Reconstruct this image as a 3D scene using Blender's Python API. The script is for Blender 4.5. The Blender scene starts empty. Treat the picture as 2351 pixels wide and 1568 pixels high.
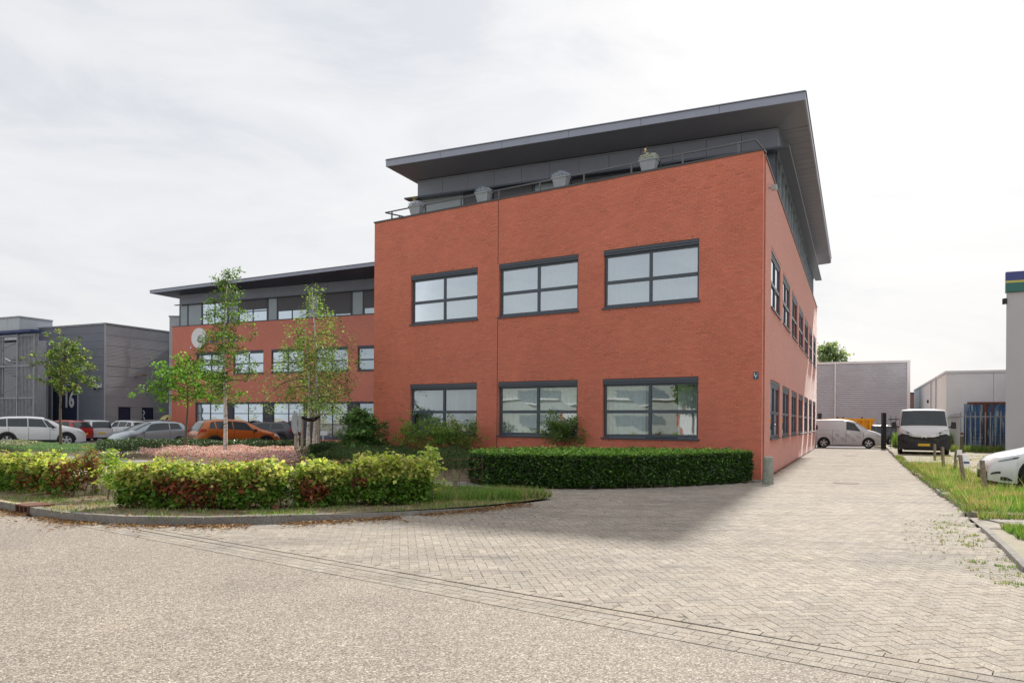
import bpy, math, random
import numpy as np
from mathutils import Vector, Matrix, noise as mnoise
R = math.radians
random.seed(7)
sc = bpy.context.scene
COL = sc.collection

# ------------------------------------------------------------------ camera
CAM_H = 1.58
FPX = 1730.0                       # focal length in pixels of a 2351 px wide picture
CU, CV = 1175.5, 967.7             # point of the horizon straight ahead
ROLL = math.atan(23 / 3428)
cam_data = bpy.data.cameras.new("camera")
cam_data.sensor_width = 36
cam_data.lens = 36 * FPX / 2351
cam_data.shift_y = (CV - 784) / 2351
cam_data.clip_start = 0.1
cam_data.clip_end = 5000
cam = bpy.data.objects.new("camera", cam_data)
cam.location = (0, 0, CAM_H)
cam.rotation_euler = (math.pi / 2, -ROLL, 0)
COL.objects.link(cam)
sc.camera = cam

# ------------------------------------------------------------------ sky, sun, exposure
SUN_EL = R(37)
SUN_H = Vector((0.443, 0.8965, 0)).normalized()      # horizontal direction towards the sun
world = bpy.data.worlds.new("World")
sc.world = world
world.use_nodes = True
wn, wl = world.node_tree.nodes, world.node_tree.links
wn.clear()
out = wn.new("ShaderNodeOutputWorld")
sky = wn.new("ShaderNodeTexSky")
sky.sky_type = 'NISHITA'
sky.sun_disc = False
sky.sun_elevation = SUN_EL
sky.sun_rotation = math.atan2(SUN_H.x, SUN_H.y)
sky.air_density = 1.0
sky.dust_density = 3.0
bg1 = wn.new("ShaderNodeBackground")
bg1.inputs[1].default_value = 0.10
wl.new(sky.outputs[0], bg1.inputs[0])
tc = wn.new("ShaderNodeTexCoord")
mp = wn.new("ShaderNodeMapping")
mp.inputs["Scale"].default_value = (1.0, 1.0, 3.2)
wl.new(tc.outputs["Generated"], mp.inputs[0])
n1 = wn.new("ShaderNodeTexNoise"); n1.inputs["Scale"].default_value = 3.0
n1.inputs["Detail"].default_value = 9; n1.inputs["Roughness"].default_value = 0.58
n1.inputs["Distortion"].default_value = 0.5
wl.new(mp.outputs[0], n1.inputs[0])
rc = wn.new("ShaderNodeValToRGB")
rc.color_ramp.elements[0].position = 0.30; rc.color_ramp.elements[0].color = (0.49, 0.508, 0.54, 1)
rc.color_ramp.elements[1].position = 0.66; rc.color_ramp.elements[1].color = (0.632, 0.628, 0.628, 1)
e = rc.color_ramp.elements.new(0.47); e.color = (0.575, 0.582, 0.595, 1)
wl.new(n1.outputs[0], rc.inputs[0])
# broad glow of the cloud layer towards the sun
dot = wn.new("ShaderNodeVectorMath"); dot.operation = 'DOT_PRODUCT'
sdir = Vector((SUN_H.x * math.cos(SUN_EL), SUN_H.y * math.cos(SUN_EL), math.sin(SUN_EL)))
dot.inputs[1].default_value = sdir
wl.new(tc.outputs["Generated"], dot.inputs[0])
mr = wn.new("ShaderNodeMapRange")
mr.inputs[1].default_value = 0.2; mr.inputs[2].default_value = 1.0
mr.inputs[3].default_value = 0.99; mr.inputs[4].default_value = 1.05
wl.new(dot.outputs["Value"], mr.inputs[0])
bg2 = wn.new("ShaderNodeBackground")
wl.new(rc.outputs[0], bg2.inputs[0])
wl.new(mr.outputs[0], bg2.inputs[1])
mx = wn.new("ShaderNodeMixShader")
mx.inputs[0].default_value = 0.93
wl.new(bg1.outputs[0], mx.inputs[1]); wl.new(bg2.outputs[0], mx.inputs[2])
wl.new(mx.outputs[0], out.inputs[0])

sun_d = bpy.data.lights.new("sun", 'SUN')
sun_d.energy = 4.0
sun_d.angle = R(2.0)
sun_d.color = (1.0, 0.955, 0.88)
sun = bpy.data.objects.new("sun", sun_d)
sun.rotation_euler = sdir.to_track_quat('Z', 'Y').to_euler()
sun.location = sdir * 60
COL.objects.link(sun)
sc.view_settings.view_transform = 'Standard'
sc.view_settings.look = 'None'
sc.view_settings.gamma = 1
sc.view_settings.use_curve_mapping = False
sc.view_settings.exposure = 0.53
sc.render.engine = 'CYCLES'

# ------------------------------------------------------------------ picture <-> place
def ray(u, v):
    du, dv = u - CU, v - CV
    x = du * math.cos(ROLL) + dv * math.sin(ROLL)
    y = -du * math.sin(ROLL) + dv * math.cos(ROLL)
    return x / FPX, -y / FPX
def G(u, v, z=0.0):                 # point at height z
    a, b = ray(u, v)
    Y = (z - CAM_H) / b
    return Vector((a * Y, Y, z))
def AT(u, v, Y):
    a, b = ray(u, v)
    return Vector((a * Y, Y, CAM_H + b * Y))

# ------------------------------------------------------------------ materials
def new_mat(name):
    m = bpy.data.materials.new(name)
    m.use_nodes = True
    n = m.node_tree.nodes
    n.clear()
    o = n.new("ShaderNodeOutputMaterial")
    p = n.new("ShaderNodeBsdfPrincipled")
    m.node_tree.links.new(p.outputs[0], o.inputs[0])
    return m, n, m.node_tree.links, p, o
def node(n, t, **kw):
    x = n.new(t)
    for k, v in kw.items():
        setattr(x, k, v)
    return x
def mixrgb(n, l, fac, a, b, mode='MIX'):
    m = n.new("ShaderNodeMix"); m.data_type = 'RGBA'; m.blend_type = mode
    for i, val in ((0, fac), (6, a), (7, b)):
        if hasattr(val, "is_output"):
            l.new(val, m.inputs[i])
        elif i == 0:
            m.inputs[0].default_value = val
        else:
            m.inputs[i].default_value = (*val, 1) if len(val) == 3 else val
    return m.outputs[2]
def nz(n, l, scale, detail=4, rough=0.55, vec=None, dist=0):
    t = n.new("ShaderNodeTexNoise")
    t.inputs["Scale"].default_value = scale; t.inputs["Detail"].default_value = detail
    t.inputs["Roughness"].default_value = rough; t.inputs["Distortion"].default_value = dist
    if vec is not None: l.new(vec, t.inputs[0])
    return t.outputs[0]
def ramp(n, l, val, stops):
    r = n.new("ShaderNodeValToRGB")
    el = r.color_ramp.elements
    el[0].position, el[0].color = stops[0][0], (*stops[0][1], 1)
    el[1].position, el[1].color = stops[-1][0], (*stops[-1][1], 1)
    for p_, c_ in stops[1:-1]:
        q = el.new(p_); q.color = (*c_, 1)
    l.new(val, r.inputs[0])
    return r.outputs[0]
def obj_vec(n):
    return n.new("ShaderNodeTexCoord").outputs["Object"]
def mat(name, col, rough=0.6, metal=0.0, var=0.12, scale=3.0, bump=0.0, bscale=40, spec=0.5, col2=None, coat=0, tint=False):
    m, n, l, p, o = new_mat(name)
    v = obj_vec(n)
    c = tuple(col)
    d = col2 if col2 else tuple(max(0, x * (1 - var)) for x in c)
    e_ = c if col2 else tuple(min(1, x * (1 + var)) for x in c)
    f = nz(n, l, scale, 6, 0.6, v)
    f = ramp(n, l, f, [(0.32, (0, 0, 0)), (0.68, (1, 1, 1))])
    cc = mixrgb(n, l, f, d, e_)
    if tint:
        a = n.new("ShaderNodeAttribute"); a.attribute_name = "tint"
        cc = mixrgb(n, l, 1.0, cc, a.outputs["Color"], 'MULTIPLY')
    l.new(cc, p.inputs["Base Color"])
    p.inputs["Roughness"].default_value = rough
    p.inputs["Metallic"].default_value = metal
    p.inputs["Specular IOR Level"].default_value = spec
    if coat: p.inputs["Coat Weight"].default_value = coat; p.inputs["Coat Roughness"].default_value = 0.05
    if bump:
        b = n.new("ShaderNodeBump"); b.inputs["Strength"].default_value = bump; b.inputs["Distance"].default_value = 0.02
        l.new(nz(n, l, bscale, 6, 0.6, v), b.inputs["Height"]); l.new(b.outputs[0], p.inputs["Normal"])
    return m

# stone-chip asphalt of the road
def road_mat():
    m, n, l, p, o = new_mat("chip_asphalt")
    v = obj_vec(n)
    vo = node(n, "ShaderNodeTexVoronoi"); vo.inputs["Scale"].default_value = 105; l.new(v, vo.inputs[0])
    sep = n.new("ShaderNodeSeparateColor"); l.new(vo.outputs["Color"], sep.inputs[0])
    c1 = ramp(n, l, sep.outputs[0], [(0, (.13, .105, .085)), (.3, (.24, .203, .168)), (.6, (.33, .285, .238)), (.85, (.43, .38, .325)), (1, (.66, .61, .55))])
    vo2 = node(n, "ShaderNodeTexVoronoi"); vo2.inputs["Scale"].default_value = 150; l.new(v, vo2.inputs[0])
    sep2 = n.new("ShaderNodeSeparateColor"); l.new(vo2.outputs["Color"], sep2.inputs[0])
    c2 = ramp(n, l, sep2.outputs[1], [(0, (.72, .70, .68)), (.7, (1, 1, 1)), (1, (1.15, 1.1, 1.02))])
    c = mixrgb(n, l, 1, c1, c2, 'MULTIPLY')
    wide = ramp(n, l, nz(n, l, .55, 7, .6, v, .6), [(.3, (.80, .81, .82)), (.5, (.98, .98, .98)), (.7, (1.08, 1.06, 1.03))])
    c = mixrgb(n, l, 1, c, wide, 'MULTIPLY')
    mid = ramp(n, l, nz(n, l, 9, 5, .7, v), [(.3, (.88, .88, .88)), (.7, (1.1, 1.1, 1.1))])
    c = mixrgb(n, l, 1, c, mid, 'MULTIPLY')
    l.new(c, p.inputs["Base Color"]); p.inputs["Roughness"].default_value = .85
    b = n.new("ShaderNodeBump"); b.inputs["Strength"].default_value = .55; b.inputs["Distance"].default_value = .006
    l.new(vo.outputs["Distance"], b.inputs["Height"]); b.invert = True
    l.new(b.outputs[0], p.inputs["Normal"])
    return m
def paver_mat(name, base, dark):
    m, n, l, p, o = new_mat(name)
    geo = n.new("ShaderNodeNewGeometry")
    v = geo.outputs["Position"]
    f = ramp(n, l, nz(n, l, 60, 6, .75, v), [(.3, (0, 0, 0)), (.7, (1, 1, 1))])
    c = mixrgb(n, l, f, dark, base)
    vo = node(n, "ShaderNodeTexVoronoi"); vo.inputs["Scale"].default_value = 95; l.new(v, vo.inputs[0])
    sp_ = n.new("ShaderNodeSeparateColor"); l.new(vo.outputs["Color"], sp_.inputs[0])
    c = mixrgb(n, l, 1, c, ramp(n, l, sp_.outputs[0], [(0, (.62, .60, .58)), (.35, (.92, .91, .90)), (.8, (1.08, 1.07, 1.06)), (1, (1.35, 1.33, 1.3))]), 'MULTIPLY')
    w = ramp(n, l, nz(n, l, .42, 8, .62, v, .8), [(.28, (.84, .84, .85)), (.5, (.98, .97, .96)), (.72, (1.08, 1.06, 1.04))])
    c = mixrgb(n, l, 1, c, w, 'MULTIPLY')
    g = ramp(n, l, nz(n, l, 3.2, 7, .7, v, .3), [(.32, (.86, .85, .83)), (.6, (1.04, 1.04, 1.04))])
    c = mixrgb(n, l, 1, c, g, 'MULTIPLY')
    mp_ = n.new("ShaderNodeMapping"); mp_.inputs["Rotation"].default_value = (0, 0, math.radians(10)); mp_.inputs["Scale"].default_value = (.18, 1.3, 1); l.new(v, mp_.inputs[0])
    st = ramp(n, l, nz(n, l, 1.3, 6, .6, mp_.outputs[0], .5), [(.34, (.80, .80, .815)), (.5, (1, 1, 1))])
    c = mixrgb(n, l, 1, c, st, 'MULTIPLY')
    mo = ramp(n, l, nz(n, l, .9, 5, .6, v, .7), [(.60, (1, 1, 1)), (.72, (.90, .90, .80))])
    c = mixrgb(n, l, 1, c, mo, 'MULTIPLY')
    a = n.new("ShaderNodeAttribute"); a.attribute_name = "tint"
    c = mixrgb(n, l, 1, c, a.outputs["Color"], 'MULTIPLY')
    l.new(c, p.inputs["Base Color"]); p.inputs["Roughness"].default_value = .9
    b = n.new("ShaderNodeBump"); b.inputs["Strength"].default_value = .5; b.inputs["Distance"].default_value = .006
    l.new(nz(n, l, 120, 4, .7, v), b.inputs["Height"]); l.new(b.outputs[0], p.inputs["Normal"])
    return m
BRICK = (.62, .175, .104)
def brick_mat():                     # single bricks, tint per brick
    m, n, l, p, o = new_mat("red_brick")
    geo = n.new("ShaderNodeNewGeometry"); v = geo.outputs["Position"]
    f = ramp(n, l, nz(n, l, 34, 5, .7, v), [(.3, (.86, .82, .80)), (.7, (1.1, 1.1, 1.1))])
    c = mixrgb(n, l, 1, BRICK, f, 'MULTIPLY')
    w = ramp(n, l, nz(n, l, .33, 6, .6, v, .5), [(.3, (.94, .93, .93)), (.7, (1.04, 1.06, 1.08))])
    c = mixrgb(n, l, 1, c, w, 'MULTIPLY')
    # pale efflorescence bloom, stretched along the courses
    mp_ = n.new("ShaderNodeMapping"); mp_.inputs["Scale"].default_value = (1, 1, 3.2); l.new(v, mp_.inputs[0])
    s = ramp(n, l, nz(n, l, 1.6, 8, .72, mp_.outputs[0], .4), [(.60, (0, 0, 0)), (.80, (.30, .30, .30))])
    sb = n.new("ShaderNodeSeparateColor"); l.new(s, sb.inputs[0])
    c = mixrgb(n, l, sb.outputs[0], c, (.62, .42, .36))
    a = n.new("ShaderNodeAttribute"); a.attribute_name = "tint"
    c = mixrgb(n, l, 1, c, a.outputs["Color"], 'MULTIPLY')
    l.new(c, p.inputs["Base Color"]); p.inputs["Roughness"].default_value = .62; p.inputs["Sheen Weight"].default_value = .50; p.inputs["Sheen Roughness"].default_value = .28
    p.inputs["Specular IOR Level"].default_value = .7
    b = n.new("ShaderNodeBump"); b.inputs["Strength"].default_value = .15; b.inputs["Distance"].default_value = .004
    l.new(nz(n, l, 90, 4, .7, v), b.inputs["Height"]); l.new(b.outputs[0], p.inputs["Normal"])
    return m
def mortar_mat():
    return mat("mortar", (.56, .19, .125), .9, var=.25, scale=1.2, bump=.3)
def far_brick_mat(name, axis):
    """brickwork too far away to tell the pieces apart; axis = horizontal unit vector along the wall"""
    m, n, l, p, o = new_mat(name)
    geo = n.new("ShaderNodeNewGeometry"); v = geo.outputs["Position"]
    d = n.new("ShaderNodeVectorMath"); d.operation = 'DOT_PRODUCT'; d.inputs[1].default_value = axis; l.new(v, d.inputs[0])
    sp = n.new("ShaderNodeSeparateXYZ"); l.new(v, sp.inputs[0])
    cb = n.new("ShaderNodeCombineXYZ"); l.new(d.outputs["Value"], cb.inputs[0]); l.new(sp.outputs[2], cb.inputs[1])
    bt = n.new("ShaderNodeTexBrick"); l.new(cb.outputs[0], bt.inputs[0])
    bt.inputs["Scale"].default_value = 1; bt.inputs["Brick Width"].default_value = .22
    bt.inputs["Row Height"].default_value = .0645; bt.inputs["Mortar Size"].default_value = .006
    bt.inputs["Color1"].default_value = (.56, .138, .080, 1); bt.inputs["Color2"].default_value = (.63, .162, .094, 1)
    bt.inputs["Mortar"].default_value = (.50, .18, .12, 1)
    w = ramp(n, l, nz(n, l, .4, 6, .6, v, .5), [(.3, (.9, .87, .87)), (.7, (1.06, 1.12, 1.15))])
    c = mixrgb(n, l, 1, bt.outputs[0], w, 'MULTIPLY')
    l.new(c, p.inputs["Base Color"]); p.inputs["Sheen Weight"].default_value = .55; p.inputs["Sheen Roughness"].default_value = .12; p.inputs["Roughness"].default_value = .42; p.inputs["Specular IOR Level"].default_value = .7
    b = n.new("ShaderNodeBump"); b.inputs["Strength"].default_value = .15; b.inputs["Distance"].default_value = .006; b.invert = True
    l.new(bt.outputs["Fac"], b.inputs["Height"]); l.new(b.outputs[0], p.inputs["Normal"])
    return m
def leaf_mat(name, trans=.35, rough=.5):
    m, n, l, p, o = new_mat(name)
    a = n.new("ShaderNodeAttribute"); a.attribute_name = "tint"
    l.new(a.outputs["Color"], p.inputs["Base Color"]); p.inputs["Roughness"].default_value = rough
    t = n.new("ShaderNodeBsdfTranslucent")
    c = mixrgb(n, l, 1, a.outputs["Color"], (1.18, 1.24, .66), 'MULTIPLY'); l.new(c, t.inputs[0])
    mxs = n.new("ShaderNodeMixShader"); mxs.inputs[0].default_value = trans
    l.new(p.outputs[0], mxs.inputs[1]); l.new(t.outputs[0], mxs.inputs[2]); l.new(mxs.outputs[0], o.inputs[0])
    return m
def glass_mat(name, refl=.35, tint=(.78, .86, .88), wob=.01, gc=(.74, .81, .86)):
    m, n, l, p, o = new_mat(name)
    n.remove(p)
    tr = n.new("ShaderNodeBsdfTransparent"); tr.inputs[0].default_value = (*tint, 1)
    gl = n.new("ShaderNodeBsdfGlossy"); gl.inputs["Roughness"].default_value = .015; gl.inputs["Color"].default_value = (*gc, 1)
    geo = n.new("ShaderNodeNewGeometry")
    b = n.new("ShaderNodeBump"); b.inputs["Strength"].default_value = 1; b.inputs["Distance"].default_value = wob
    l.new(nz(n, l, 1.1, 1, .4, geo.outputs["Position"]), b.inputs["Height"]); l.new(b.outputs[0], gl.inputs["Normal"])
    lw = n.new("ShaderNodeFresnel"); lw.inputs[0].default_value = 1.5
    ad = n.new("ShaderNodeMath"); ad.operation = 'ADD'; ad.use_clamp = True; ad.inputs[1].default_value = refl; l.new(lw.outputs[0], ad.inputs[0])
    mxs = n.new("ShaderNodeMixShader"); l.new(ad.outputs[0], mxs.inputs[0])
    l.new(tr.outputs[0], mxs.inputs[1]); l.new(gl.outputs[0], mxs.inputs[2]); l.new(mxs.outputs[0], o.inputs[0])
    return m
def ribbed_mat(name, col, axis, pitch, rough=.5, metal=0., depth=.02, dark=.75):
    m, n, l, p, o = new_mat(name)
    geo = n.new("ShaderNodeNewGeometry"); v = geo.outputs["Position"]
    d = n.new("ShaderNodeVectorMath"); d.operation = 'DOT_PRODUCT'; d.inputs[1].default_value = axis; l.new(v, d.inputs[0])
    mu = n.new("ShaderNodeMath"); mu.operation = 'MULTIPLY'; mu.inputs[1].default_value = 1 / pitch; l.new(d.outputs["Value"], mu.inputs[0])
    fr = n.new("ShaderNodeMath"); fr.operation = 'FRACT'; l.new(mu.outputs[0], fr.inputs[0])
    g = ramp(n, l, fr.outputs[0], [(0, (.2, .2, .2)), (.12, (1, 1, 1)), (.55, (1, 1, 1)), (.68, (.2, .2, .2))])
    gs = n.new("ShaderNodeSeparateColor"); l.new(g, gs.inputs[0])
    w = ramp(n, l, nz(n, l, .5, 5, .6, v), [(.3, (.88, .88, .88)), (.7, (1.08, 1.08, 1.08))])
    c = mixrgb(n, l, 1, col, w, 'MULTIPLY')
    l.new(c, p.inputs["Base Color"]); p.inputs["Roughness"].default_value = rough; p.inputs["Metallic"].default_value = metal
    b = n.new("ShaderNodeBump"); b.inputs["Strength"].default_value = 1; b.inputs["Distance"].default_value = depth
    l.new(gs.outputs[0], b.inputs["Height"]); l.new(b.outputs[0], p.inputs["Normal"])
    return m

M = {}
M['road'] = road_mat()
M['paver'] = paver_mat("concrete_paver", (.40, .362, .312), (.30, .272, .235))
M['kerb'] = paver_mat("kerb_stone", (.33, .315, .29), (.17, .162, .15))
M['joint'] = mat("joint_sand", (.29, .26, .22), .95, var=.35, scale=2.5)
M['slab'] = paver_mat("path_slab", (.40, .385, .36), (.25, .24, .225))
M['soil'] = mat("soil", (.26, .20, .14), .95, var=.4, scale=5, bump=.8, bscale=25)
M['verge'] = mat("verge_soil", (.30, .23, .16), .95, scale=2.2, col2=(.13, .13, .06), bump=.8, bscale=25)
M['gravel'] = mat("dry_gravel", (.36, .315, .25), .95, scale=1.4, col2=(.27, .25, .17), bump=.7, bscale=30)
M['carpark'] = mat("car_park_asphalt", (.17, .17, .185), .9, var=.15, scale=2, bump=.3)
M['brick'] = brick_mat()
M['mortar'] = mortar_mat()
M['steel'] = mat("anthracite_aluminium", (.052, .070, .098), .38, .0, var=.06, spec=.6)
M['coping'] = mat("dark_coping", (.075, .075, .08), .45, .3, var=.1)
M['clad'] = mat("grey_cladding", (.235, .262, .335), .42, .0, var=.05, scale=1.5)
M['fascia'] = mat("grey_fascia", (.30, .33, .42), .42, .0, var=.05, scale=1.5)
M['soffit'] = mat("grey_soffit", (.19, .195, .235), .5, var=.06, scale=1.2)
M['darksoffit'] = mat("dark_soffit", (.05, .055, .085), .5, var=.06, scale=1.2)  # wing soffit: shadow under the overhang put into the colour
M['opaque'] = mat("frosted_panel", (.32, .38, .42), .18, var=.05, scale=1)
M['screen'] = mat("sun_screen_fabric", (.105, .105, .12), .7, var=.05, scale=30)
M['glass'] = glass_mat("office_glass", .30, wob=.0015, gc=(.66, .72, .74))
M['glass_up'] = glass_mat("upper_office_glass", .55, wob=.004)
M['glass_far'] = glass_mat("far_office_glass", .5, wob=.003, gc=(.60, .68, .74))
M['glass_low'] = glass_mat("lower_panel_glass", .22, (.25, .28, .42))
M['curtain'] = mat("pale_curtain", (.66, .68, .66), .9, var=.06, scale=6)
M['blind'] = mat("vertical_blind", (.62, .64, .62), .8, var=.06, scale=6)
M['room'] = mat("room_lining", (.20, .20, .21), .9, var=.1)
M['white'] = mat("white_render", (.88, .88, .88), .8, var=.04, scale=.6)
M['whitem'] = mat("white_metal", (.80, .80, .81), .4, var=.03)
M['lightgrey'] = mat("light_grey_metal", (.42, .46, .50), .45, var=.05)
M['grille'] = mat("galvanised_steel", (.27, .29, .315), .5, .4, var=.2)
M['black'] = mat("black_metal", (.012, .012, .014), .45, var=.1)
M['planter'] = mat("grey_plastic_planter", (.30, .33, .37), .55, var=.08)
M['wood'] = mat("weathered_wood", (.32, .265, .205), .85, scale=14, col2=(.19, .155, .115), bump=.5)
M['greenwood'] = mat("mossy_wood", (.29, .29, .16), .85, scale=9, col2=(.20, .17, .11), bump=.5)
M['concrete'] = mat("lichened_concrete", (.36, .375, .33), .95, scale=14, col2=(.22, .24, .20), bump=.7, bscale=30)
M['rust'] = mat("rusty_iron", (.20, .085, .05), .85, scale=9, col2=(.11, .05, .035), bump=.5)
M['bark'] = mat("brown_bark", (.21, .165, .125), .9, scale=16, col2=(.11, .085, .06), bump=.8)

M['leaf'] = leaf_mat("leaves", .45)
M['leafdark'] = leaf_mat("glossy_leaves", .12, .35)
M['grass'] = leaf_mat("grass_blades", .3, .6)
M['petal'] = leaf_mat("petals", .3, .7)
M['rubber'] = mat("tyre_rubber", (.014, .014, .015), .8, var=.2)
M['plastic'] = mat("dark_plastic", (.020, .021, .024), .5, var=.15)
M['rim'] = mat("alloy", (.50, .50, .52), .3, .7, var=.05)
M['darkrim'] = mat("dark_alloy", (.07, .07, .08), .35, .5, var=.05)
M['autoglass'] = mat("car_glass", (.045, .058, .064), .07, var=.1, spec=.5)
M['headlight'] = mat("headlight_glass", (.62, .65, .68), .12, var=.2, scale=12, spec=1.0)
M['taillight'] = mat("red_lens", (.45, .02, .015), .15, var=.1)
M['chrome'] = mat("chrome", (.7, .7, .72), .15, 1.0, var=.02)
M['plate'] = mat("yellow_plate", (.80, .52, .02), .5, var=.02)
M['blue'] = mat("blue_paint", (.02, .04, .14), .5, var=.1)
M['navy'] = mat("navy_door", (.022, .032, .075), .5, var=.1)
M['yellow'] = mat("yellow_paint", (.82, .38, .015), .5, var=.12)
def birch_mat():
    m, n, l, p, o = new_mat("birch_bark")
    v = obj_vec(n)
    mp_ = n.new("ShaderNodeMapping"); mp_.inputs["Scale"].default_value = (3, 3, 11); l.new(v, mp_.inputs[0])
    c = ramp(n, l, nz(n, l, 2.2, 6, .7, mp_.outputs[0]), [(.36, (.07, .06, .05)), (.47, (.56, .52, .48)), (.7, (.82, .78, .74))])
    l.new(c, p.inputs["Base Color"]); p.inputs["Roughness"].default_value = .8
    return m
M['birch'] = birch_mat()

# ------------------------------------------------------------------ mesh building
ORIG = {}
def tag(o, label=None, cat=None, group=None, kind=None):
    if label: o['label'] = label
    if cat: o['category'] = cat
    if group: o['group'] = group
    if kind: o['kind'] = kind
    return o
def thing(name, loc, label, cat, group=None, rotz=0.0):
    o = bpy.data.objects.new(name, None)
    o.empty_display_size = .3
    o.location = loc; o.rotation_euler = (0, 0, rotz)
    COL.objects.link(o)
    ORIG[o.name] = Vector(loc) if rotz == 0 else Vector((0, 0, 0))
    return tag(o, label, cat, group)
class MB:
    """collects faces; world coordinates minus the origin of the thing it will belong to"""
    def __init__(s, root=None):
        s.o = ORIG[root.name].copy() if root is not None else Vector((0, 0, 0))
        s.root = root; s.v = []; s.f = []; s.mi = []; s.t = []; s.tint = None
    def p(s, x, y=None, z=None):
        if y is None: x, y, z = x
        s.v.append((x - s.o.x, y - s.o.y, z - s.o.z)); return len(s.v) - 1
    def face(s, pts, mi=0):
        s.f.append([s.p(q) for q in pts]); s.mi.append(mi)
        if s.tint is not None: s.t.append(s.tint)
        return s
    def hexa(s, c, mi=0):          # 8 corners: bottom ring 0-3, top ring 4-7
        i = [s.p(q) for q in c]
        for q in ((3, 2, 1, 0), (4, 5, 6, 7), (0, 1, 5, 4), (1, 2, 6, 5), (2, 3, 7, 6), (3, 0, 4, 7)):
            s.f.append([i[k] for k in q]); s.mi.append(mi)
            if s.tint is not None: s.t.append(s.tint)
        return s
    def box(s, x0, x1, y0, y1, z0, z1, mi=0):
        return s.hexa([(x0, y0, z0), (x1, y0, z0), (x1, y1, z0), (x0, y1, z0), (x0, y0, z1), (x1, y0, z1), (x1, y1, z1), (x0, y1, z1)], mi)
    def fbox(s, F, a0, a1, b0, b1, z0, z1, mi=0):
        return s.hexa([F(a0, b0, z0), F(a1, b0, z0), F(a1, b1, z0), F(a0, b1, z0), F(a0, b0, z1), F(a1, b0, z1), F(a1, b1, z1), F(a0, b1, z1)], mi)
    def prism(s, poly, z0, z1, mi=0, top=None):
        n = len(poly)
        t = top if top else poly
        lo = [s.p(q[0], q[1], z0 if not callable(z0) else z0(q)) for q in poly]
        hi = [s.p(q[0], q[1], z1 if not callable(z1) else z1(q)) for q in t]
        s.f.append(hi); s.mi.append(mi); s.f.append(lo[::-1]); s.mi.append(mi)
        for k in range(n):
            s.f.append([lo[k], lo[(k + 1) % n], hi[(k + 1) % n], hi[k]]); s.mi.append(mi)
        return s
    def tube(s, pts, rad, n=8, mi=0, cap=True):
        pts = [Vector(q) for q in pts]
        if not hasattr(rad, '__len__'): rad = [rad] * len(pts)
        rings = []
        for k, q in enumerate(pts):
            d = (pts[min(k + 1, len(pts) - 1)] - pts[max(k - 1, 0)])
            if d.length < 1e-9: d = Vector((0, 0, 1))
            d.normalize()
            a = d.cross(Vector((0, 0, 1)) if abs(d.z) < .9 else Vector((1, 0, 0))).normalized(); b = d.cross(a)
            rings.append([s.p(q + (a * math.cos(2 * math.pi * i / n) + b * math.sin(2 * math.pi * i / n)) * rad[k]) for i in range(n)])
        for k in range(len(rings) - 1):
            for i in range(n):
                s.f.append([rings[k][i], rings[k][(i + 1) % n], rings[k + 1][(i + 1) % n], rings[k + 1][i]]); s.mi.append(mi)
        if cap:
            s.f.append(rings[0][::-1]); s.mi.append(mi); s.f.append(rings[-1]); s.mi.append(mi)
        return s
    def lathe(s, c, prof, n=16, mi=0, sx=1, sy=1):
        c = Vector(c); rings = []
        for r_, z_ in prof:
            rings.append([s.p(c.x + r_ * sx * math.cos(2 * math.pi * i / n), c.y + r_ * sy * math.sin(2 * math.pi * i / n), c.z + z_) for i in range(n)])
        for k in range(len(rings) - 1):
            for i in range(n):
                s.f.append([rings[k][i], rings[k][(i + 1) % n], rings[k + 1][(i + 1) % n], rings[k + 1][i]]); s.mi.append(mi)
        s.f.append(rings[0][::-1]); s.mi.append(mi); s.f.append(rings[-1]); s.mi.append(mi)
        return s
    def build(s, name, mats, parent=None, smooth=False, kind=None, label=None):
        me = bpy.data.meshes.new(name)
        me.from_pydata(s.v, [], s.f)
        if not isinstance(mats, (list, tuple)): mats = [mats]
        for m_ in mats: me.materials.append(m_)
        if len(mats) > 1: me.polygons.foreach_set("material_index", s.mi)
        me.polygons.foreach_set("use_smooth", [bool(smooth)] * len(me.polygons))
        if s.t:
            at = me.attributes.new("tint", 'FLOAT_COLOR', 'FACE')
            at.data.foreach_set("color", np.array([(*c, 1) for c in s.t], dtype=np.float32).ravel())
        else:
            at = me.attributes.new("tint", 'FLOAT_COLOR', 'POINT')
            at.data.foreach_set("color", np.ones(len(s.v) * 4, dtype=np.float32))
        me.update()
        o = bpy.data.objects.new(name, me)
        COL.objects.link(o)
        if parent is not None:
            o.parent = parent; ORIG[o.name] = s.o.copy()
        if kind: o['kind'] = kind
        if label: o['label'] = label
        return o
def np_mesh(name, V, F, cols, mats, parent=None, origin=(0, 0, 0), kind=None, smooth=False, label=None):
    """V (n,3), F (m,k) faces with k corners, cols (n,3) per vertex"""
    me = bpy.data.meshes.new(name)
    V = np.asarray(V, dtype=np.float32) - np.array(origin, dtype=np.float32)
    F = np.asarray(F, dtype=np.int32)
    me.vertices.add(len(V)); me.vertices.foreach_set("co", V.ravel())
    k = F.shape[1]
    me.loops.add(F.size); me.loops.foreach_set("vertex_index", F.ravel())
    me.polygons.add(len(F)); me.polygons.foreach_set("loop_start", np.arange(0, F.size, k, dtype=np.int32))
    me.polygons.foreach_set("loop_total", np.full(len(F), k, dtype=np.int32))
    me.polygons.foreach_set("use_smooth", np.full(len(F), bool(smooth)))
    me.materials.append(mats)
    at = me.attributes.new("tint", 'FLOAT_COLOR', 'POINT')
    c4 = np.ones((len(V), 4), dtype=np.float32); c4[:, :3] = cols
    at.data.foreach_set("color", c4.ravel())
    me.update(calc_edges=True); me.validate()
    o = bpy.data.objects.new(name, me)
    COL.objects.link(o)
    if parent is not None: o.parent = parent
    if kind: o['kind'] = kind
    if label: o['label'] = label
    return o
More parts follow.
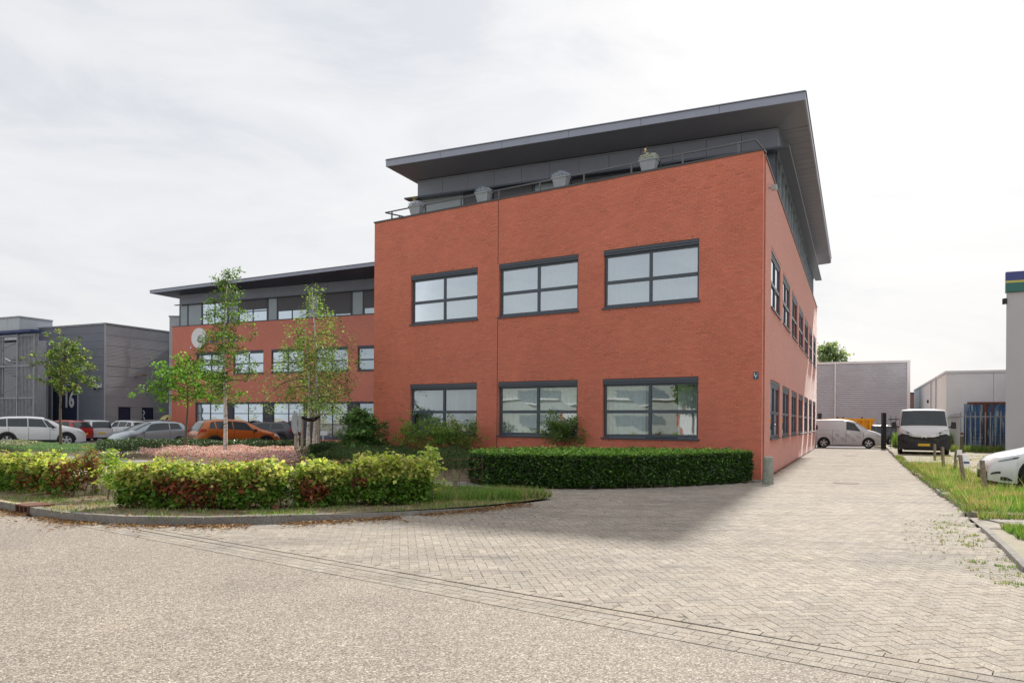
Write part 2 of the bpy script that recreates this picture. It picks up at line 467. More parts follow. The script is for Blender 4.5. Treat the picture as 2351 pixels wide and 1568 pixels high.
def frame(o, d, n):
    o, d, n = Vector(o), Vector(d), Vector(n)
    def F(a, b, z): return (o.x + d.x * a + n.x * b, o.y + d.y * a + n.y * b, o.z + z)
    F.o, F.d, F.n = o, d, n
    return F
def in_poly(x, y, poly):
    x = np.asarray(x); y = np.asarray(y)
    r = np.zeros(x.shape, dtype=bool)
    n = len(poly)
    for i in range(n):
        x0, y0 = poly[i][0], poly[i][1]; x1, y1 = poly[(i + 1) % n][0], poly[(i + 1) % n][1]
        if y0 == y1: continue
        c = ((y0 > y) != (y1 > y)) & (x < (x1 - x0) * (y - y0) / (y1 - y0) + x0)
        r ^= c
    return r
rng = np.random.default_rng(11)
def leaves(name, C, size, cols, m, parent=None, origin=(0, 0, 0), width=.55, up=.6, kind=None, jit=.3, fold=.25, droop=0, label=None):
    """folded diamond leaves at the points C"""
    C = np.asarray(C, dtype=np.float64); n = len(C)
    N = rng.normal(size=(n, 3)); N[:, 2] = np.abs(N[:, 2]) + up * 1.5
    N /= np.linalg.norm(N, axis=1)[:, None]
    A = rng.normal(size=(n, 3)); A[:, 2] -= droop
    A -= N * np.sum(A * N, axis=1)[:, None]; A /= np.linalg.norm(A, axis=1)[:, None]
    B = np.cross(N, A)
    s = (size * (1 + jit * rng.normal(size=n))).clip(size * .4, size * 1.9)[:, None]
    V = np.empty((n, 4, 3))
    V[:, 0] = C - A * s * .5
    V[:, 1] = C + B * s * width * .5 + N * s * fold * .5 - A * s * .05
    V[:, 2] = C + A * s * .5
    V[:, 3] = C - B * s * width * .5 + N * s * fold * .5 - A * s * .05
    F = np.arange(n * 4).reshape(n, 4)
    cc = np.repeat((np.asarray(cols) * (1.45 if m in (M['leaf'], M['leafdark']) else 1)).clip(0, .85), 4, axis=0)
    return np_mesh(name, V.reshape(-1, 3), F, cc, m, parent, origin, kind, label=label)
def blades(name, P, h, cols, m, parent=None, origin=(0, 0, 0), w=.006, lean=.35, kind='stuff'):
    P = np.asarray(P); n = len(P)
    a = rng.uniform(0, 2 * np.pi, n); hh = h * rng.uniform(.5, 1.3, n)
    ln = lean * hh * rng.uniform(.2, 1.5, n); la = rng.uniform(0, 2 * np.pi, n)
    ww = w * rng.uniform(.7, 1.4, n)
    V = np.empty((n, 3, 3))
    V[:, 0] = P + np.stack([np.cos(a) * ww, np.sin(a) * ww, np.zeros(n)], 1)
    V[:, 1] = P - np.stack([np.cos(a) * ww, np.sin(a) * ww, np.zeros(n)], 1)
    V[:, 2] = P + np.stack([np.cos(la) * ln, np.sin(la) * ln, hh], 1)
    F = np.arange(n * 3).reshape(n, 3)
    return np_mesh(name, V.reshape(-1, 3), F, np.repeat(cols, 3, axis=0), m, parent, origin, kind)
def pal(n, cs, w=None, jit=.12):
    """n colours drawn from a palette"""
    cs = np.array(cs, dtype=np.float64)
    i = rng.choice(len(cs), n, p=None if w is None else np.array(w) / np.sum(w))
    return (cs[i] * (1 + jit * rng.normal(size=(n, 1)))).clip(.003, .95)
def fnoise(x, y, s=1.0, seed=0.0):
    """cheap smooth value noise, about 0..1"""
    x = np.asarray(x) * s + seed * 3.7; y = np.asarray(y) * s + seed * 9.1
    v = (np.sin(x * 1.7 + 1.3 * np.sin(y * 1.1 + seed)) + np.sin(y * 2.3 + 1.7 * np.sin(x * .9 + 2 * seed)) + .6 * np.sin(3.9 * x + 2.2 * y) + .6 * np.sin(4.7 * y - 3.1 * x + seed))
    return (v / 6.4 + .5).clip(0, 1)
def samp_poly(poly, n):
    xs = [p_[0] for p_ in poly]; ys = [p_[1] for p_ in poly]
    X = np.empty(0); Y = np.empty(0)
    while len(X) < n:
        a = rng.uniform(min(xs), max(xs), n * 2); b = rng.uniform(min(ys), max(ys), n * 2)
        k = in_poly(a, b, poly); X = np.concatenate([X, a[k]]); Y = np.concatenate([Y, b[k]])
    return X[:n], Y[:n]
# ================================================================== GROUND
E1 = Vector((-.9095, .4157, 0)); E2 = Vector((.4157, .9095, 0)); N1 = -E2
FD = Vector((-.836, .549, 0)).normalized(); FN = Vector((-.549, -.836, 0)).normalized()
C0 = Vector((7.04, 21.27, 0)); B0 = C0 + FD * 14.9
RD = Vector((.803, -.596, 0)).normalized(); RN = Vector((.596, .803, 0)).normalized()     # road edge: along, inward
L0 = Vector((-1.67, 7.62, 0))
def sheet(name, poly, z, m, kind='structure'):
    b = MB(); b.face([(q[0], q[1], z) for q in poly])
    return b.build(name, m, kind=kind)
def catmull(P, step):
    P = [Vector((q[0], q[1], 0)) for q in P]; out = []
    for i in range(len(P) - 1):
        a, b, c, d = P[max(i - 1, 0)], P[i], P[i + 1], P[min(i + 2, len(P) - 1)]
        n = max(1, int((c - b).length / .1))
        for k in range(n):
            t = k / n
            out.append(.5 * ((2 * b) + (c - a) * t + (2 * a - 5 * b + 4 * c - d) * t * t + (3 * b - a - 3 * c + d) * t ** 3))
    out.append(P[-1])
    res = [out[0]]; acc = 0
    for i in range(1, len(out)):
        acc += (out[i] - out[i - 1]).length
        if acc >= step: res.append(out[i]); acc = 0
    return res
def resample(P, n):
    P = [Vector((q[0], q[1], 0)) for q in P]
    L = [0]
    for i in range(1, len(P)): L.append(L[-1] + (P[i] - P[i - 1]).length)
    r = []
    for k in range(n):
        t = L[-1] * k / (n - 1); i = 0
        while i < len(P) - 2 and L[i + 1] < t: i += 1
        r.append(P[i].lerp(P[i + 1], (t - L[i]) / max(1e-6, L[i + 1] - L[i])))
    return r
sheet("ground", [(-1500, -1500), (1500, -1500), (1500, 1500), (-1500, 1500)], -.09, M['gravel'])
sheet("road", [L0 - RD * 90, L0 - RD * 90 - RN * 9, L0 + RD * 90 - RN * 9, L0 + RD * 90], -.004, M['road'])
sheet("pavement", [L0 - RD * 90 - RN * 9.3, L0 - RD * 90 - RN * 12, L0 + RD * 90 - RN * 12, L0 + RD * 90 - RN * 9.3], .02, M['slab'])

KERB = [(-40, 36.1), (-20, 21.3), (-12, 15.38), (-8.88, 13.07), (-7.26, 11.9), (-6.39, 11.46), (-5.34, 11.2), (-4.17, 11.3), (-3.05, 11.72), (-2.2, 12.2), (-1.0, 13.15), (-.35, 13.85), (.15, 14.5)]
kerb_pts = catmull(KERB, 1.0)
KR = [(24.6, 49.6), (16.25, 31.6), (13.6, 25.8), (11.05, 20.15), (9.43, 16.5), (8.35, 14.0), (7.80, 12.95)]
KR2 = [(7.05, 11.35), (6.26, 9.66), (5.44, 8.0), (5.2, 6.9), (5.7, 5.7), (7.2, 4.0), (9.5, 1.8)]
verge_back = [(-40, 44.6), (-20, 31.0), (-15, 27.6), (-6.9, 22.0), (-2.28, 18.4), (-.76, 17.0), (.2, 16.1), (.8, 15.35)]
verge_poly = [(p_.x, p_.y) for p_ in catmull(KERB, .4)] + [(.8, 15.35)] + verge_back[::-1]
apron = [(-5.34, 11.15), (-4.17, 11.3), (-3.05, 11.72), (-2.2, 12.2), (-1.0, 13.15), (-.35, 13.85), (.15, 14.5), (.8, 15.35), (.2, 16.1), (-.5, 16.75),
         (.1, 17.4), (.55, 17.55), (2.0, 17.75), (3.42, 18.15), (5.2, 19.2), (6.75, 20.3), (7.12, 21.1), tuple((C0 + E2 * 31.5 + Vector((.06, 0, 0)))[:2]), (24.4, 49.2)] + KR[1:] + KR2 + \
        [(9.5, .14), (-5.3, 11.06)]
drive = sheet("driveway", apron, -.005, M['joint'])
ORIG[drive.name] = Vector((0, 0, 0))
def chamfer_slab_batch(X, Y, A, LX, LY, Z, ch=.006, h=.02):
    """many bevelled slabs: centres X,Y, angle A, half sizes LX, LY, top Z -> V,F"""
    n = len(X)
    ca, sa = np.cos(A), np.sin(A)
    V = np.empty((n, 8, 3))
    for k, (sx, sy) in enumerate(((-1, -1), (1, -1), (1, 1), (-1, 1))):
        for j, (dz, cc) in enumerate(((-h, 0), (0, ch))):
            lx = sx * (LX - cc); ly = sy * (LY - cc)
            V[:, k + 4 * j, 0] = X + lx * ca - ly * sa; V[:, k + 4 * j, 1] = Y + lx * sa + ly * ca; V[:, k + 4 * j, 2] = Z + dz
    base = np.arange(n)[:, None, None] * 8
    Fq = np.array([[4, 5, 6, 7], [0, 1, 5, 4], [1, 2, 6, 5], [2, 3, 7, 6], [3, 0, 4, 7]])[None]
    return V.reshape(-1, 3), (base + Fq).reshape(-1, 4)
def slab_proto(name, lx, ly, m, tint, h=.03, ch=.006):
    V, F = chamfer_slab_batch(np.array([0.]), np.array([0.]), np.array([0.]), np.array([lx]), np.array([ly]), np.array([0.]), ch, h)
    me = bpy.data.meshes.new(name); me.from_pydata(V.tolist(), [], F.tolist()); me.materials.append(m)
    at = me.attributes.new("tint", 'FLOAT_COLOR', 'POINT'); at.data.foreach_set("color", np.tile([*tint, 1], len(V)).astype(np.float32)); me.update()
    return me
TINTS = [(1, 1, 1), (.93, .93, .94), (1.06, 1.05, 1.03), (.98, .96, .94), (1.02, 1.03, 1.03)]
def lay(parent, name, X, Y, A, LX, LY, m, nparts, ch=.002, z=0.0, jz=.0007, joined='paving_bricks'):
    """the nparts nearest pieces as objects sharing meshes, the rest joined"""
    n = len(X); d = np.hypot(X, Y)
    order = np.argsort(d); near = order[:nparts]; far = order[nparts:]
    Z = z + rng.uniform(-jz, jz, n)
    pt = parent.location if parent.type == 'EMPTY' else Vector((0, 0, 0))
    protos = {}
    for i in near:
        k = int(rng.integers(len(TINTS))); key = (k, round(float(LX[i]), 3), round(float(LY[i]), 3))
        if key not in protos: protos[key] = slab_proto(name, LX[i], LY[i], m, TINTS[k], ch=ch)
        o = bpy.data.objects.new(name, protos[key]); o.location = (X[i] - pt.x, Y[i] - pt.y, Z[i] - pt.z)
        o.rotation_euler = (rng.normal() * .002, rng.normal() * .002, float(A[i])); COL.objects.link(o); o.parent = parent
    if len(far):
        V, F = chamfer_slab_batch(X[far], Y[far], A[far], LX[far], LY[far], Z[far], ch)
        T = np.array(TINTS)[rng.integers(len(TINTS), size=len(far))] * (1 + .05 * rng.normal(size=(len(far), 1)))
        np_mesh(joined, V, F, np.repeat(T, 8, axis=0), m, parent, tuple(pt), kind='stuff')
# herringbone field
def herring(poly, ang, L=.21, W=.105, gap=.0014, cx=0, cy=0, ymax=None):
    ca, sa = math.cos(ang), math.sin(ang)
    P = np.array([(q[0], q[1]) for q in poly]); U = P @ np.array([[ca, -sa], [sa, ca]])
    i0, i1 = int(U[:, 0].min() / W) - 3, int(U[:, 0].max() / W) + 3; j0, j1 = int(U[:, 1].min() / W) - 3, int(U[:, 1].max() / W) + 3
    I, J = np.meshgrid(np.arange(i0, i1), np.arange(j0, j1)); I = I.ravel(); J = J.ravel()
    r = (I - J) % 4
    h = r == 0; v = r == 3
    ux = np.concatenate([(I[h] + 1.0) * W, (I[v] + .5) * W]); uy = np.concatenate([(J[h] + .5) * W, (J[v] + 1.0) * W])
    an = np.concatenate([np.zeros(h.sum()), np.full(v.sum(), math.pi / 2)]) + ang
    X = ux * ca - uy * sa; Y = ux * sa + uy * ca
    k = in_poly(X, Y, poly)
    X, Y, an = X[k], Y[k], an[k]
    n = len(X)
    return X + rng.normal(size=n) * .0012, Y + rng.normal(size=n) * .0012, an + rng.normal(size=n) * .006, np.full(n, L / 2 - gap), np.full(n, W / 2 - gap)
hb = herring(apron, math.atan2(RD.y, RD.x) + math.pi / 4)
vis = np.abs(hb[0]) < hb[1] * .85 + 2
hb = [q[vis] for q in hb]
# gutter rows along the road edge
gx, gy, ga, glx, gly = [], [], [], [], []
ang = math.atan2(RD.y, RD.x)
for row, (o0, w_, ln) in enumerate(((.004, .105, .21), (.110, .105, .21), (.216, .105, .21), (.350, .135, .32), (.510, .105, .21))):
    t = -6.9 + (row % 2) * ln * .5
    while t < 13:
        q = L0 + RD * (t + ln / 2) + RN * (o0 + w_ / 2)
        if q.x < -5.2 and in_poly(np.array([q.x]), np.array([q.y]), verge_poly)[0]:
            t += ln; continue
        gx.append(q.x); gy.append(q.y); ga.append(ang + random.gauss(0, .004)); glx.append(ln / 2 - .002); gly.append(w_ / 2 - .0015 - (.005 if row == 3 and q.x > -.6 else 0)); t += ln
sheet("gutter", [L0 - RD * 6.9, L0 + RD * 13, L0 + RD * 13 + RN * .7, L0 - RD * 6.9 + RN * .25], -.0045, M['joint'])
arr = [np.concatenate([np.asarray(a), np.asarray(b)]) for a, b in zip(hb, (gx, gy, ga, glx, gly))]
lay(drive, "paver", *arr, M['paver'], 300)

# kerbs
def kerb_line(name, pts, w, h0, label=None, taper=0, side=1, z=0., yellow=None):
    k = thing(name, (0, 0, 0), None, None); k['kind'] = 'structure'
    n = len(pts) - 1
    for i in range(n):
        a, b = pts[i], pts[i + 1]; d = (b - a).normalized(); nr = Vector((-d.y, d.x, 0)) * side
        ha = h0 * min(1, (n - i) / taper + .12) if taper else h0
        hb_ = h0 * min(1, (n - i - 1) / taper + .12) if taper else h0
        a2 = a + d * .004; b2 = b - d * .004
        jz = random.uniform(-.004, .004)
        m = MB(k)
        c = .018
        lo = [a2, b2, b2 + nr * w, a2 + nr * w]
        hi = [a2 + nr * c, b2 + nr * c, b2 + nr * (w), a2 + nr * (w)]
        hz_ = [ha, hb_, hb_, ha]
        m.hexa([(q.x, q.y, z - .08) for q in lo] + [(q.x, q.y, z + hz_[j] + jz) for j, q in enumerate(hi)])
        st = m.build("kerb_stone", M['kerb'], k)
        if yellow and yellow[0] <= i < yellow[1]:
            y_ = MB(k)
            q = [a2 + nr * .05, b2 + nr * .05, b2 + nr * .14, a2 + nr * .14]
            y_.face([(p_.x, p_.y, z + ha + jz + .004) for p_ in q]); y_.build("worn_paint", M['wornyellow'], st)
    return k
M['wornyellow'] = mat("worn_yellow_paint", (.52, .40, .20), .9, scale=9, col2=(.36, .32, .25))
iy = next(i for i, p_ in enumerate(kerb_pts) if p_.x > -10.6)
gully_i = next(i for i, p_ in enumerate(kerb_pts) if p_.x > -8.35) - 1
ka = kerb_pts[:gully_i + 1]; kb = kerb_pts[gully_i + 1:]
# the gully inlet sits between the two kerb runs
g0, g1 = kerb_pts[gully_i], kerb_pts[gully_i + 1]
gd = (g1 - g0).normalized()
gm0 = g0.lerp(g1, .22); gm1 = g0.lerp(g1, .70)
kerb_line("kerb", ka + [gm0], .16, .125, yellow=(iy - 2, len(ka)))
kerb_line("kerb", [gm1] + kb, .16, .125, taper=4.5)
krj = resample(KR, 60); krj = [q + E1 * (.035 * math.sin(i * 1.7) + .03 * math.sin(i * .61 + 1)) for i, q in enumerate(krj)]
kerb_line("kerb", krj, .07, .085, side=1, z=.0)
kerb_line("kerb", resample(KR2, 14), .10, .05, side=1, z=.0)
gl = thing("gully_inlet", tuple(gm0), "rusty cast iron gully inlet with three slots set into the kerb", "drain")
gn = Vector((-gd.y, gd.x, 0)); Fg = frame(gm0, gd, gn); Lg = (gm1 - gm0).length
g_ = MB(gl); g_.fbox(Fg, .01, Lg - .01, -.012, .40, .118, .142); g_.build("cover", M['rust'], gl)
g_ = MB(gl)
for k in range(4):
    a_ = .01 + k * (Lg - .05) / 3; g_.fbox(Fg, a_, a_ + .03, -.01, .02, -.05, .117)
g_.fbox(Fg, .041, Lg - .041, -.009, .018, -.05, .012)
g_.build("slot_frame", M['rust'], gl)
g_ = MB(gl); g_.fbox(Fg, .02, Lg - .02, .12, .38, -.05, .10); g_.build("chamber", M['black'], gl)

# verge between kerb and path
va = resample([(p_.x, p_.y) for p_ in catmull(KERB, .3)], 90); vb = resample(verge_back, 90)
vm = MB(); rows = 7; idx = []
for i in range(90):
    h = min(1.0, max(.15, (1.2 - va[i].x) / 4.0)); r_ = []
    for j in range(rows):
        t = j / (rows - 1); q = va[i].lerp(vb[i], t)
        if j == 0: q = q + (vb[i] - va[i]).normalized() * .12
        z = (.095 * h * (1 - t) + .012) + .02 * float(fnoise(q.x, q.y, 2.2)) * (0 if j in (0, rows - 1) else 1)
        r_.append(vm.p(q.x, q.y, z))
    idx.append(r_)
for i in range(89):
    for j in range(rows - 1): vm.f.append([idx[i][j], idx[i + 1][j], idx[i + 1][j + 1], idx[i][j + 1]]); vm.mi.append(0)
vm.build("verge", M['verge'], kind='structure', smooth=True)
# path slabs
pn = Vector((.55, .835, 0)).normalized()
path_back = [(q[0] + pn.x * 1.75, q[1] + pn.y * 1.75) for q in verge_back[:-3]] + [(-.9, 18.9), (-.3, 17.75), (.1, 17.4), (-.5, 16.75)]
path_poly = verge_back[:-2] + [(-.5, 16.75)] + path_back[::-1][1:]
path = sheet("path", path_poly, -.008, M['joint']); ORIG[path.name] = Vector((0, 0, 0))
px, py, pa, pl, pw = [], [], [], [], []
cd = Vector((-.80, .60, 0)).normalized(); cn = Vector((.60, .80, 0)).normalized(); o_ = Vector((-.8, 16.6, 0))
for i in range(-6, 90):
    for j in range(-6, 14):
        q = o_ + cd * (i * .3) + cn * (j * .3 - .9); px.append(q.x); py.append(q.y)
px = np.array(px); py = np.array(py); k = in_poly(px, py, path_poly); px, py = px[k], py[k]
lay(path, "slab", px, py, np.full(len(px), math.atan2(cd.y, cd.x)), np.full(len(px), .147), np.full(len(px), .147), M['slab'], 220, z=.008, joined='far_slabs')

bed_poly = [q for q in path_back[:-3]] + [(-.9, 18.9), (.1, 17.5), (3.42, 18.2), (6.7, 20.4), tuple((C0 - E2 * .2)[:2]), tuple(B0[:2]), (-3.5, 34), (-6, 36.2), (-28, 38.5), (-48, 52)]
sheet("garden_bed", bed_poly, -.004, M['soil'])
sheet("car_park", [(-48, 52), (-28, 38.5), (-6, 36.2), (-3.5, 34), (-5.0, 30.4), (3.2, 48.6), (-12.1, 55.5), (-28.4, 63), (-34, 95), (-90, 95), (-90, 60)], -.02, M['carpark'])
sheet("yard", [tuple((C0 + E2 * 31.4)[:2]), (24.8, 49.4), (60, 48), (70, 100), (20, 100)], -.03, M['carpark'])
lot = [(q[0] + .05, q[1]) for q in KR] + [(8.4, 12.6), (12.5, 12.2), (40, 12), (60, 60), (26, 60)]
gb = MB(); gb.prism([(q[0], q[1]) for q in lot], -.2, .085); gb.build("gravel_lot", M['gravel'], kind='structure')
corner = [(q[0] + .09, q[1]) for q in KR2] + [(30, 1.8), (30, 11.3)]
sheet("roadside_strip", corner, .012, M['gravel'])
# cross path of concrete slabs at the right
cp = sheet("cross_path", [(7.75, 12.75), (7.15, 11.45), (30, 10.6), (30, 12.1)], .008, M['joint']); ORIG[cp.name] = Vector((0, 0, 0))
xs, ys, as_, ls, ws = [], [], [], [], []
for i in range(24):
    for j in range(2):
        xs.append(7.75 + .35 + i * .62 + j * .12 * (i % 2)); ys.append(12.3 - j * .6 - i * .028); as_.append(-.045 + random.gauss(0, .01)); ls.append(.298); ws.append(.29)
lay(cp, "slab", *[np.array(q) for q in (xs, ys, as_, ls, ws)], M['slab'], 60, z=.03, ch=.01)

# manhole covers in the driveway
def manhole(u, v, r, label):
    q = G(u, v); o = thing("manhole_cover", (q.x, q.y, .0), label, "manhole cover", "manhole covers in the driveway")
    m = MB(o); m.lathe(q, [(r, -.01), (r, .006), (r * .9, .008), (r * .88, .002)], 24); m.build("rim", M['rust'], o)
    m = MB(o); m.lathe(q, [(r * .86, -.01), (r * .86, .006), (r * .3, .007)], 24); m.build("lid", M['kerb'], o)
manhole(1943, 1109, .32, "round manhole cover in the driveway, the nearer one with a weed beside it")
manhole(1952, 1046, .32, "round manhole cover in the driveway, the farther one near the gate")

# ================================================================== OFFICE BUILDING
office = thing("office_building", tuple(C0), "red brick three storey office with grey overhanging roof and dark window frames", "building")
FF = frame(C0, FD, FN); FR = frame(C0, E2, Vector((.9095, -.4157, 0)))
HB = 9.28
M['fbR'] = far_brick_mat("distant_brickwork_side", E2)
M['fbF'] = far_brick_mat("distant_brickwork_front", FD)
M['fbW'] = far_brick_mat("distant_brickwork_wing", E1)
def cells(b, F, a0, a1, z0, z1, ops, back=-.3, mi=0, rmi=0, rdepth=-.3, front=0.0, bstart=-99):
    As = sorted({a0, a1, *[o[0] for o in ops], *[o[1] for o in ops]}); Zs = sorted({z0, z1, *[o[2] for o in ops], *[o[3] for o in ops]})
    As = [a for a in As if a0 <= a <= a1]; Zs = [z for z in Zs if z0 <= z <= z1]
    for i in range(len(As) - 1):
        for j in range(len(Zs) - 1):
            am, zm = (As[i] + As[i + 1]) / 2, (Zs[j] + Zs[j + 1]) / 2
            if any(o[0] < am < o[1] and o[2] < zm < o[3] for o in ops): continue
            for bb in (front, back):
                if bb == back and As[i] < bstart: continue
                b.face([F(As[i], bb, Zs[j]), F(As[i + 1], bb, Zs[j]), F(As[i + 1], bb, Zs[j + 1]), F(As[i], bb, Zs[j + 1])], mi)
    for (p0, p1, q0, q1) in ops:
        for (x0, y0, x1, y1) in ((p0, q0, p1, q0), (p0, q1, p1, q1), (p0, q0, p0, q1), (p1, q0, p1, q1)):
            b.face([F(x0, front, y0), F(x1, front, y1), F(x1, rdepth, y1), F(x0, rdepth, y0)], rmi)
def bricks(F, a0, a1, z0, z1, ops, seed=1, L=.21, J=.010, CH=.0645, HH=.0545):
    """running bond; returns arrays (a centre, z centre, half length)"""
    rd = random.Random(seed); A, Z, H = [], [], []
    c = 0; z = z0
    while z + CH <= z1 + .001:
        iv = [(a0, a1)]
        for o in ops:
            if z + HH > o[2] and z < o[3]:
                nv = []
                for (x, y) in iv:
                    if o[1] <= x or o[0] >= y: nv.append((x, y)); continue
                    if x < o[0]: nv.append((x, o[0]))
                    if o[1] < y: nv.append((o[1], y))
                iv = nv
        off = (c % 2) * .11 + (c % 3) * .02
        for (x, y) in iv:
            k = math.floor((x - off) / (L + J)); s = off + k * (L + J)
            while s < y:
                u0, u1 = max(x, s), min(y, s + L)
                if u1 - u0 > .03: A.append((u0 + u1) / 2); Z.append(z + CH / 2); H.append((u1 - u0) / 2)
                s += L + J
        c += 1; z += CH
    return np.array(A), np.array(Z), np.array(H), HH / 2
def brick_tints(n):
    t = 1 + .045 * rng.normal(size=(n, 1)) + np.array([[0, .03, .04]]) * rng.normal(size=(n, 1))
    d = rng.uniform(size=n) < .04; t[d] *= .87
    return t.clip(.5, 1.4)
def brick_objects(wallobj, root, F, data, nparts, depth=.0065):
    A, Z, H, hh = data
    n = len(A); X = F.o.x + F.d.x * A; Y = F.o.y + F.d.y * A
    area = H * hh / (X ** 2 + Y ** 2 + (Z - CAM_H) ** 2)
    full = H > .10
    order = np.argsort(-(area * full)); near = order[:nparts]; far = np.setdiff1d(np.arange(n), near)
    def mk(A_, Z_, H_, hz):
        m_ = len(A_); V = np.empty((m_, 8, 3)); ch = .003
        for k, (sa, sz) in enumerate(((-1, -1), (1, -1), (1, 1), (-1, 1))):
            for j, (b_, cc) in enumerate(((-.002, 0), (depth, ch))):
                a_ = A_ + sa * (H_ - cc); z_ = Z_ + sz * (hz - cc)
                V[:, k + 4 * j, 0] = F.o.x + F.d.x * a_ + F.n.x * b_; V[:, k + 4 * j, 1] = F.o.y + F.d.y * a_ + F.n.y * b_; V[:, k + 4 * j, 2] = z_
        Fq = np.array([[4, 5, 6, 7], [0, 1, 5, 4], [1, 2, 6, 5], [2, 3, 7, 6], [3, 0, 4, 7]])[None]
        return V.reshape(-1, 3), (np.arange(m_)[:, None, None] * 8 + Fq).reshape(-1, 4)
    V, Fq = mk(A[far], Z[far], H[far], hh)
    np_mesh("bricks", V, Fq, np.repeat(brick_tints(len(far)), 8, axis=0), M['brick'], wallobj, tuple(ORIG[root.name]), kind='stuff')
    if nparts:
        # shared mesh, drawn at the frame origin
        V0, F0 = mk(np.array([0.]), np.array([0.]), np.array([.105]), hh)
        V0 = V0 - np.array([F.o.x, F.o.y, 0])
        protos = []
        bt_ = brick_tints(12); bt_ /= bt_.mean(axis=0)
        for t in bt_:
            me = bpy.data.meshes.new("brick"); me.from_pydata(V0.tolist(), [], F0.tolist()); me.materials.append(M['brick'])
            at = me.attributes.new("tint", 'FLOAT_COLOR', 'POINT'); at.data.foreach_set("color", np.tile([*t, 1], 8).astype(np.float32)); me.update(); protos.append(me)
        r0 = ORIG[root.name]
        for i in near:
            o = bpy.data.objects.new("brick", random.choice(protos)); o.parent = wallobj
            o.location = (X[i] - r0.x, Y[i] - r0.y, Z[i] - r0.z); COL.objects.link(o)
def window(root, F, a0, a1, z0, z1, rec=.09, rows=((0, .47), (.47, 1)), cols=2, box=.17, sill=True, glass='glass', cover='curtain', bottom=0.0, lowglass=None, label=None, fw=.065, mid=.10, screen=0.0, shared=True):
    """frame > panes, sill, shutter box, curtain.  rows: fractions from the bottom"""
    ft, fbk = -rec, -rec - .07
    zt = z1 - box
    f = MB(root)
    f.fbox(F, a0 + .015, a0 + .015 + fw, fbk, ft, z0 + .02, zt); f.fbox(F, a1 - .015 - fw, a1 - .015, fbk, ft, z0 + .02, zt)
    f.fbox(F, a0 + .015 + fw, a1 - .015 - fw, fbk, ft, z0 + .02, z0 + .02 + fw + .02); f.fbox(F, a0 + .015 + fw, a1 - .015 - fw, fbk, ft, zt - fw, zt)
    ia0, ia1, iz0, iz1 = a0 + .015 + fw, a1 - .015 - fw, z0 + .04 + fw, zt - fw
    W = ia1 - ia0; Hh = iz1 - iz0
    for r_ in rows[:-1]:
        zc = iz0 + r_[1] * Hh; f.fbox(F, ia0, ia1, fbk - .002, ft + .012, zc - mid / 2, zc + mid / 2)
    for c_ in range(1, cols):
        ac = ia0 + W * c_ / cols; f.fbox(F, ac - mid * .42, ac + mid * .42, fbk - .004, ft + .006, iz0, iz1)
    w = f.build("window", M['steel'], root, label=label)
    for ri, r_ in enumerate(rows):
        for c_ in range(cols):
            p0 = ia0 + W * c_ / cols + (mid * .42 if c_ else 0); p1 = ia0 + W * (c_ + 1) / cols - (mid * .42 if c_ < cols - 1 else 0)
            q0 = iz0 + r_[0] * Hh + (mid / 2 if ri else 0); q1 = iz0 + r_[1] * Hh - (mid / 2 if ri < len(rows) - 1 else 0)
            b = MB(root); tl = random.uniform(-.006, .006)
            bb = ft - .035
            g = lowglass if (lowglass and ri == 0) else glass
            b.face([F(p0, bb + tl, q0), F(p1, bb - tl, q0), F(p1, bb - tl + .002, q1), F(p0, bb + tl - .002, q1)])
            b.build("pane", M[g], w)
    if box:
        b = MB(root); b.fbox(F, a0 + .01, a1 - .01, -rec - .10, -.015, z1 - box + .003, z1 - .012)
        b.fbox(F, a0 + .012, a1 - .012, -.06, .012, z1 - box * .55, z1 - .03)
        b.build("shutter_box", M['steel'], w)
    if sill:
        b = MB(root); b.fbox(F, a0 - .04, a1 + .04, -rec, .055, z0 - .045, z0 + .004); b.build("sill", M['steel'], w)
    if screen > 0:
        b = MB(root); b.fbox(F, ia0 - .02, ia1 + .02, ft + .012, ft + .02, iz1 - Hh * screen, iz1 + .03); b.build("sun_screen", M['screen'], w)
    bk = -rec - .30
    if cover == 'curtain' or cover == 'half':
        spans = [(a0 - .1, a1 + .1)] if cover == 'curtain' else [(a0 - .1, a0 + W * .26), (a0 + W * .62, a1 + .1)]
        b = MB(root)
        for (s0, s1) in spans:
            n = int((s1 - s0) / .035); ph = random.uniform(0, 6)
            pr = None
            for i in range(n + 1):
                a_ = s0 + (s1 - s0) * i / n; d_ = bk + .03 * math.sin(a_ * 34 + ph + 1.5 * math.sin(a_ * 5))
                cur = (b.p(F(a_, d_, z0 - .05)), b.p(F(a_, d_, z1 + .1)))
                if pr: b.f.append([pr[0], cur[0], cur[1], pr[1]]); b.mi.append(0)
                pr = cur
        b.build("curtain", M['curtain'], w)
    elif cover == 'blind':
        n = int((a1 - a0) / .115)
        for i in range(n):
            a_ = a0 + .06 + i * (a1 - a0 - .1) / n; th = .9 if i % 5 else .6
            b = MB(root); ca, sa = math.cos(th) * .055, math.sin(th) * .055
            b.face([F(a_ - ca, bk - sa, z0), F(a_ + ca, bk + sa, z0), F(a_ + ca, bk + sa, z1), F(a_ - ca, bk - sa, z1)])
            b.build("blind_slat", M['blind'], w)
    return w
Z1a, Z1b, Z2a, Z2b = 1.10, 2.95, 5.20, 7.04
fw_ = [(1.84, 4.97), (5.88, 9.0), (9.92, 13.02)]
fops = [(a, b, z, y) for (a, b) in fw_ for (z, y) in ((Z1a, Z1b), (Z2a, Z2b))]
LR = 31.9
rw_ = [(2.35 + 4.17 * i, 5.42 + 4.17 * i) for i in range(7)]
rops = [(a, b, z, y) for (a, b) in rw_ for (z, y) in ((Z1a, Z1b), (Z2a, Z2b))]
wf = MB(office); cells(wf, FF, 0, 14.9, -.05, HB, fops, mi=0, rmi=0)
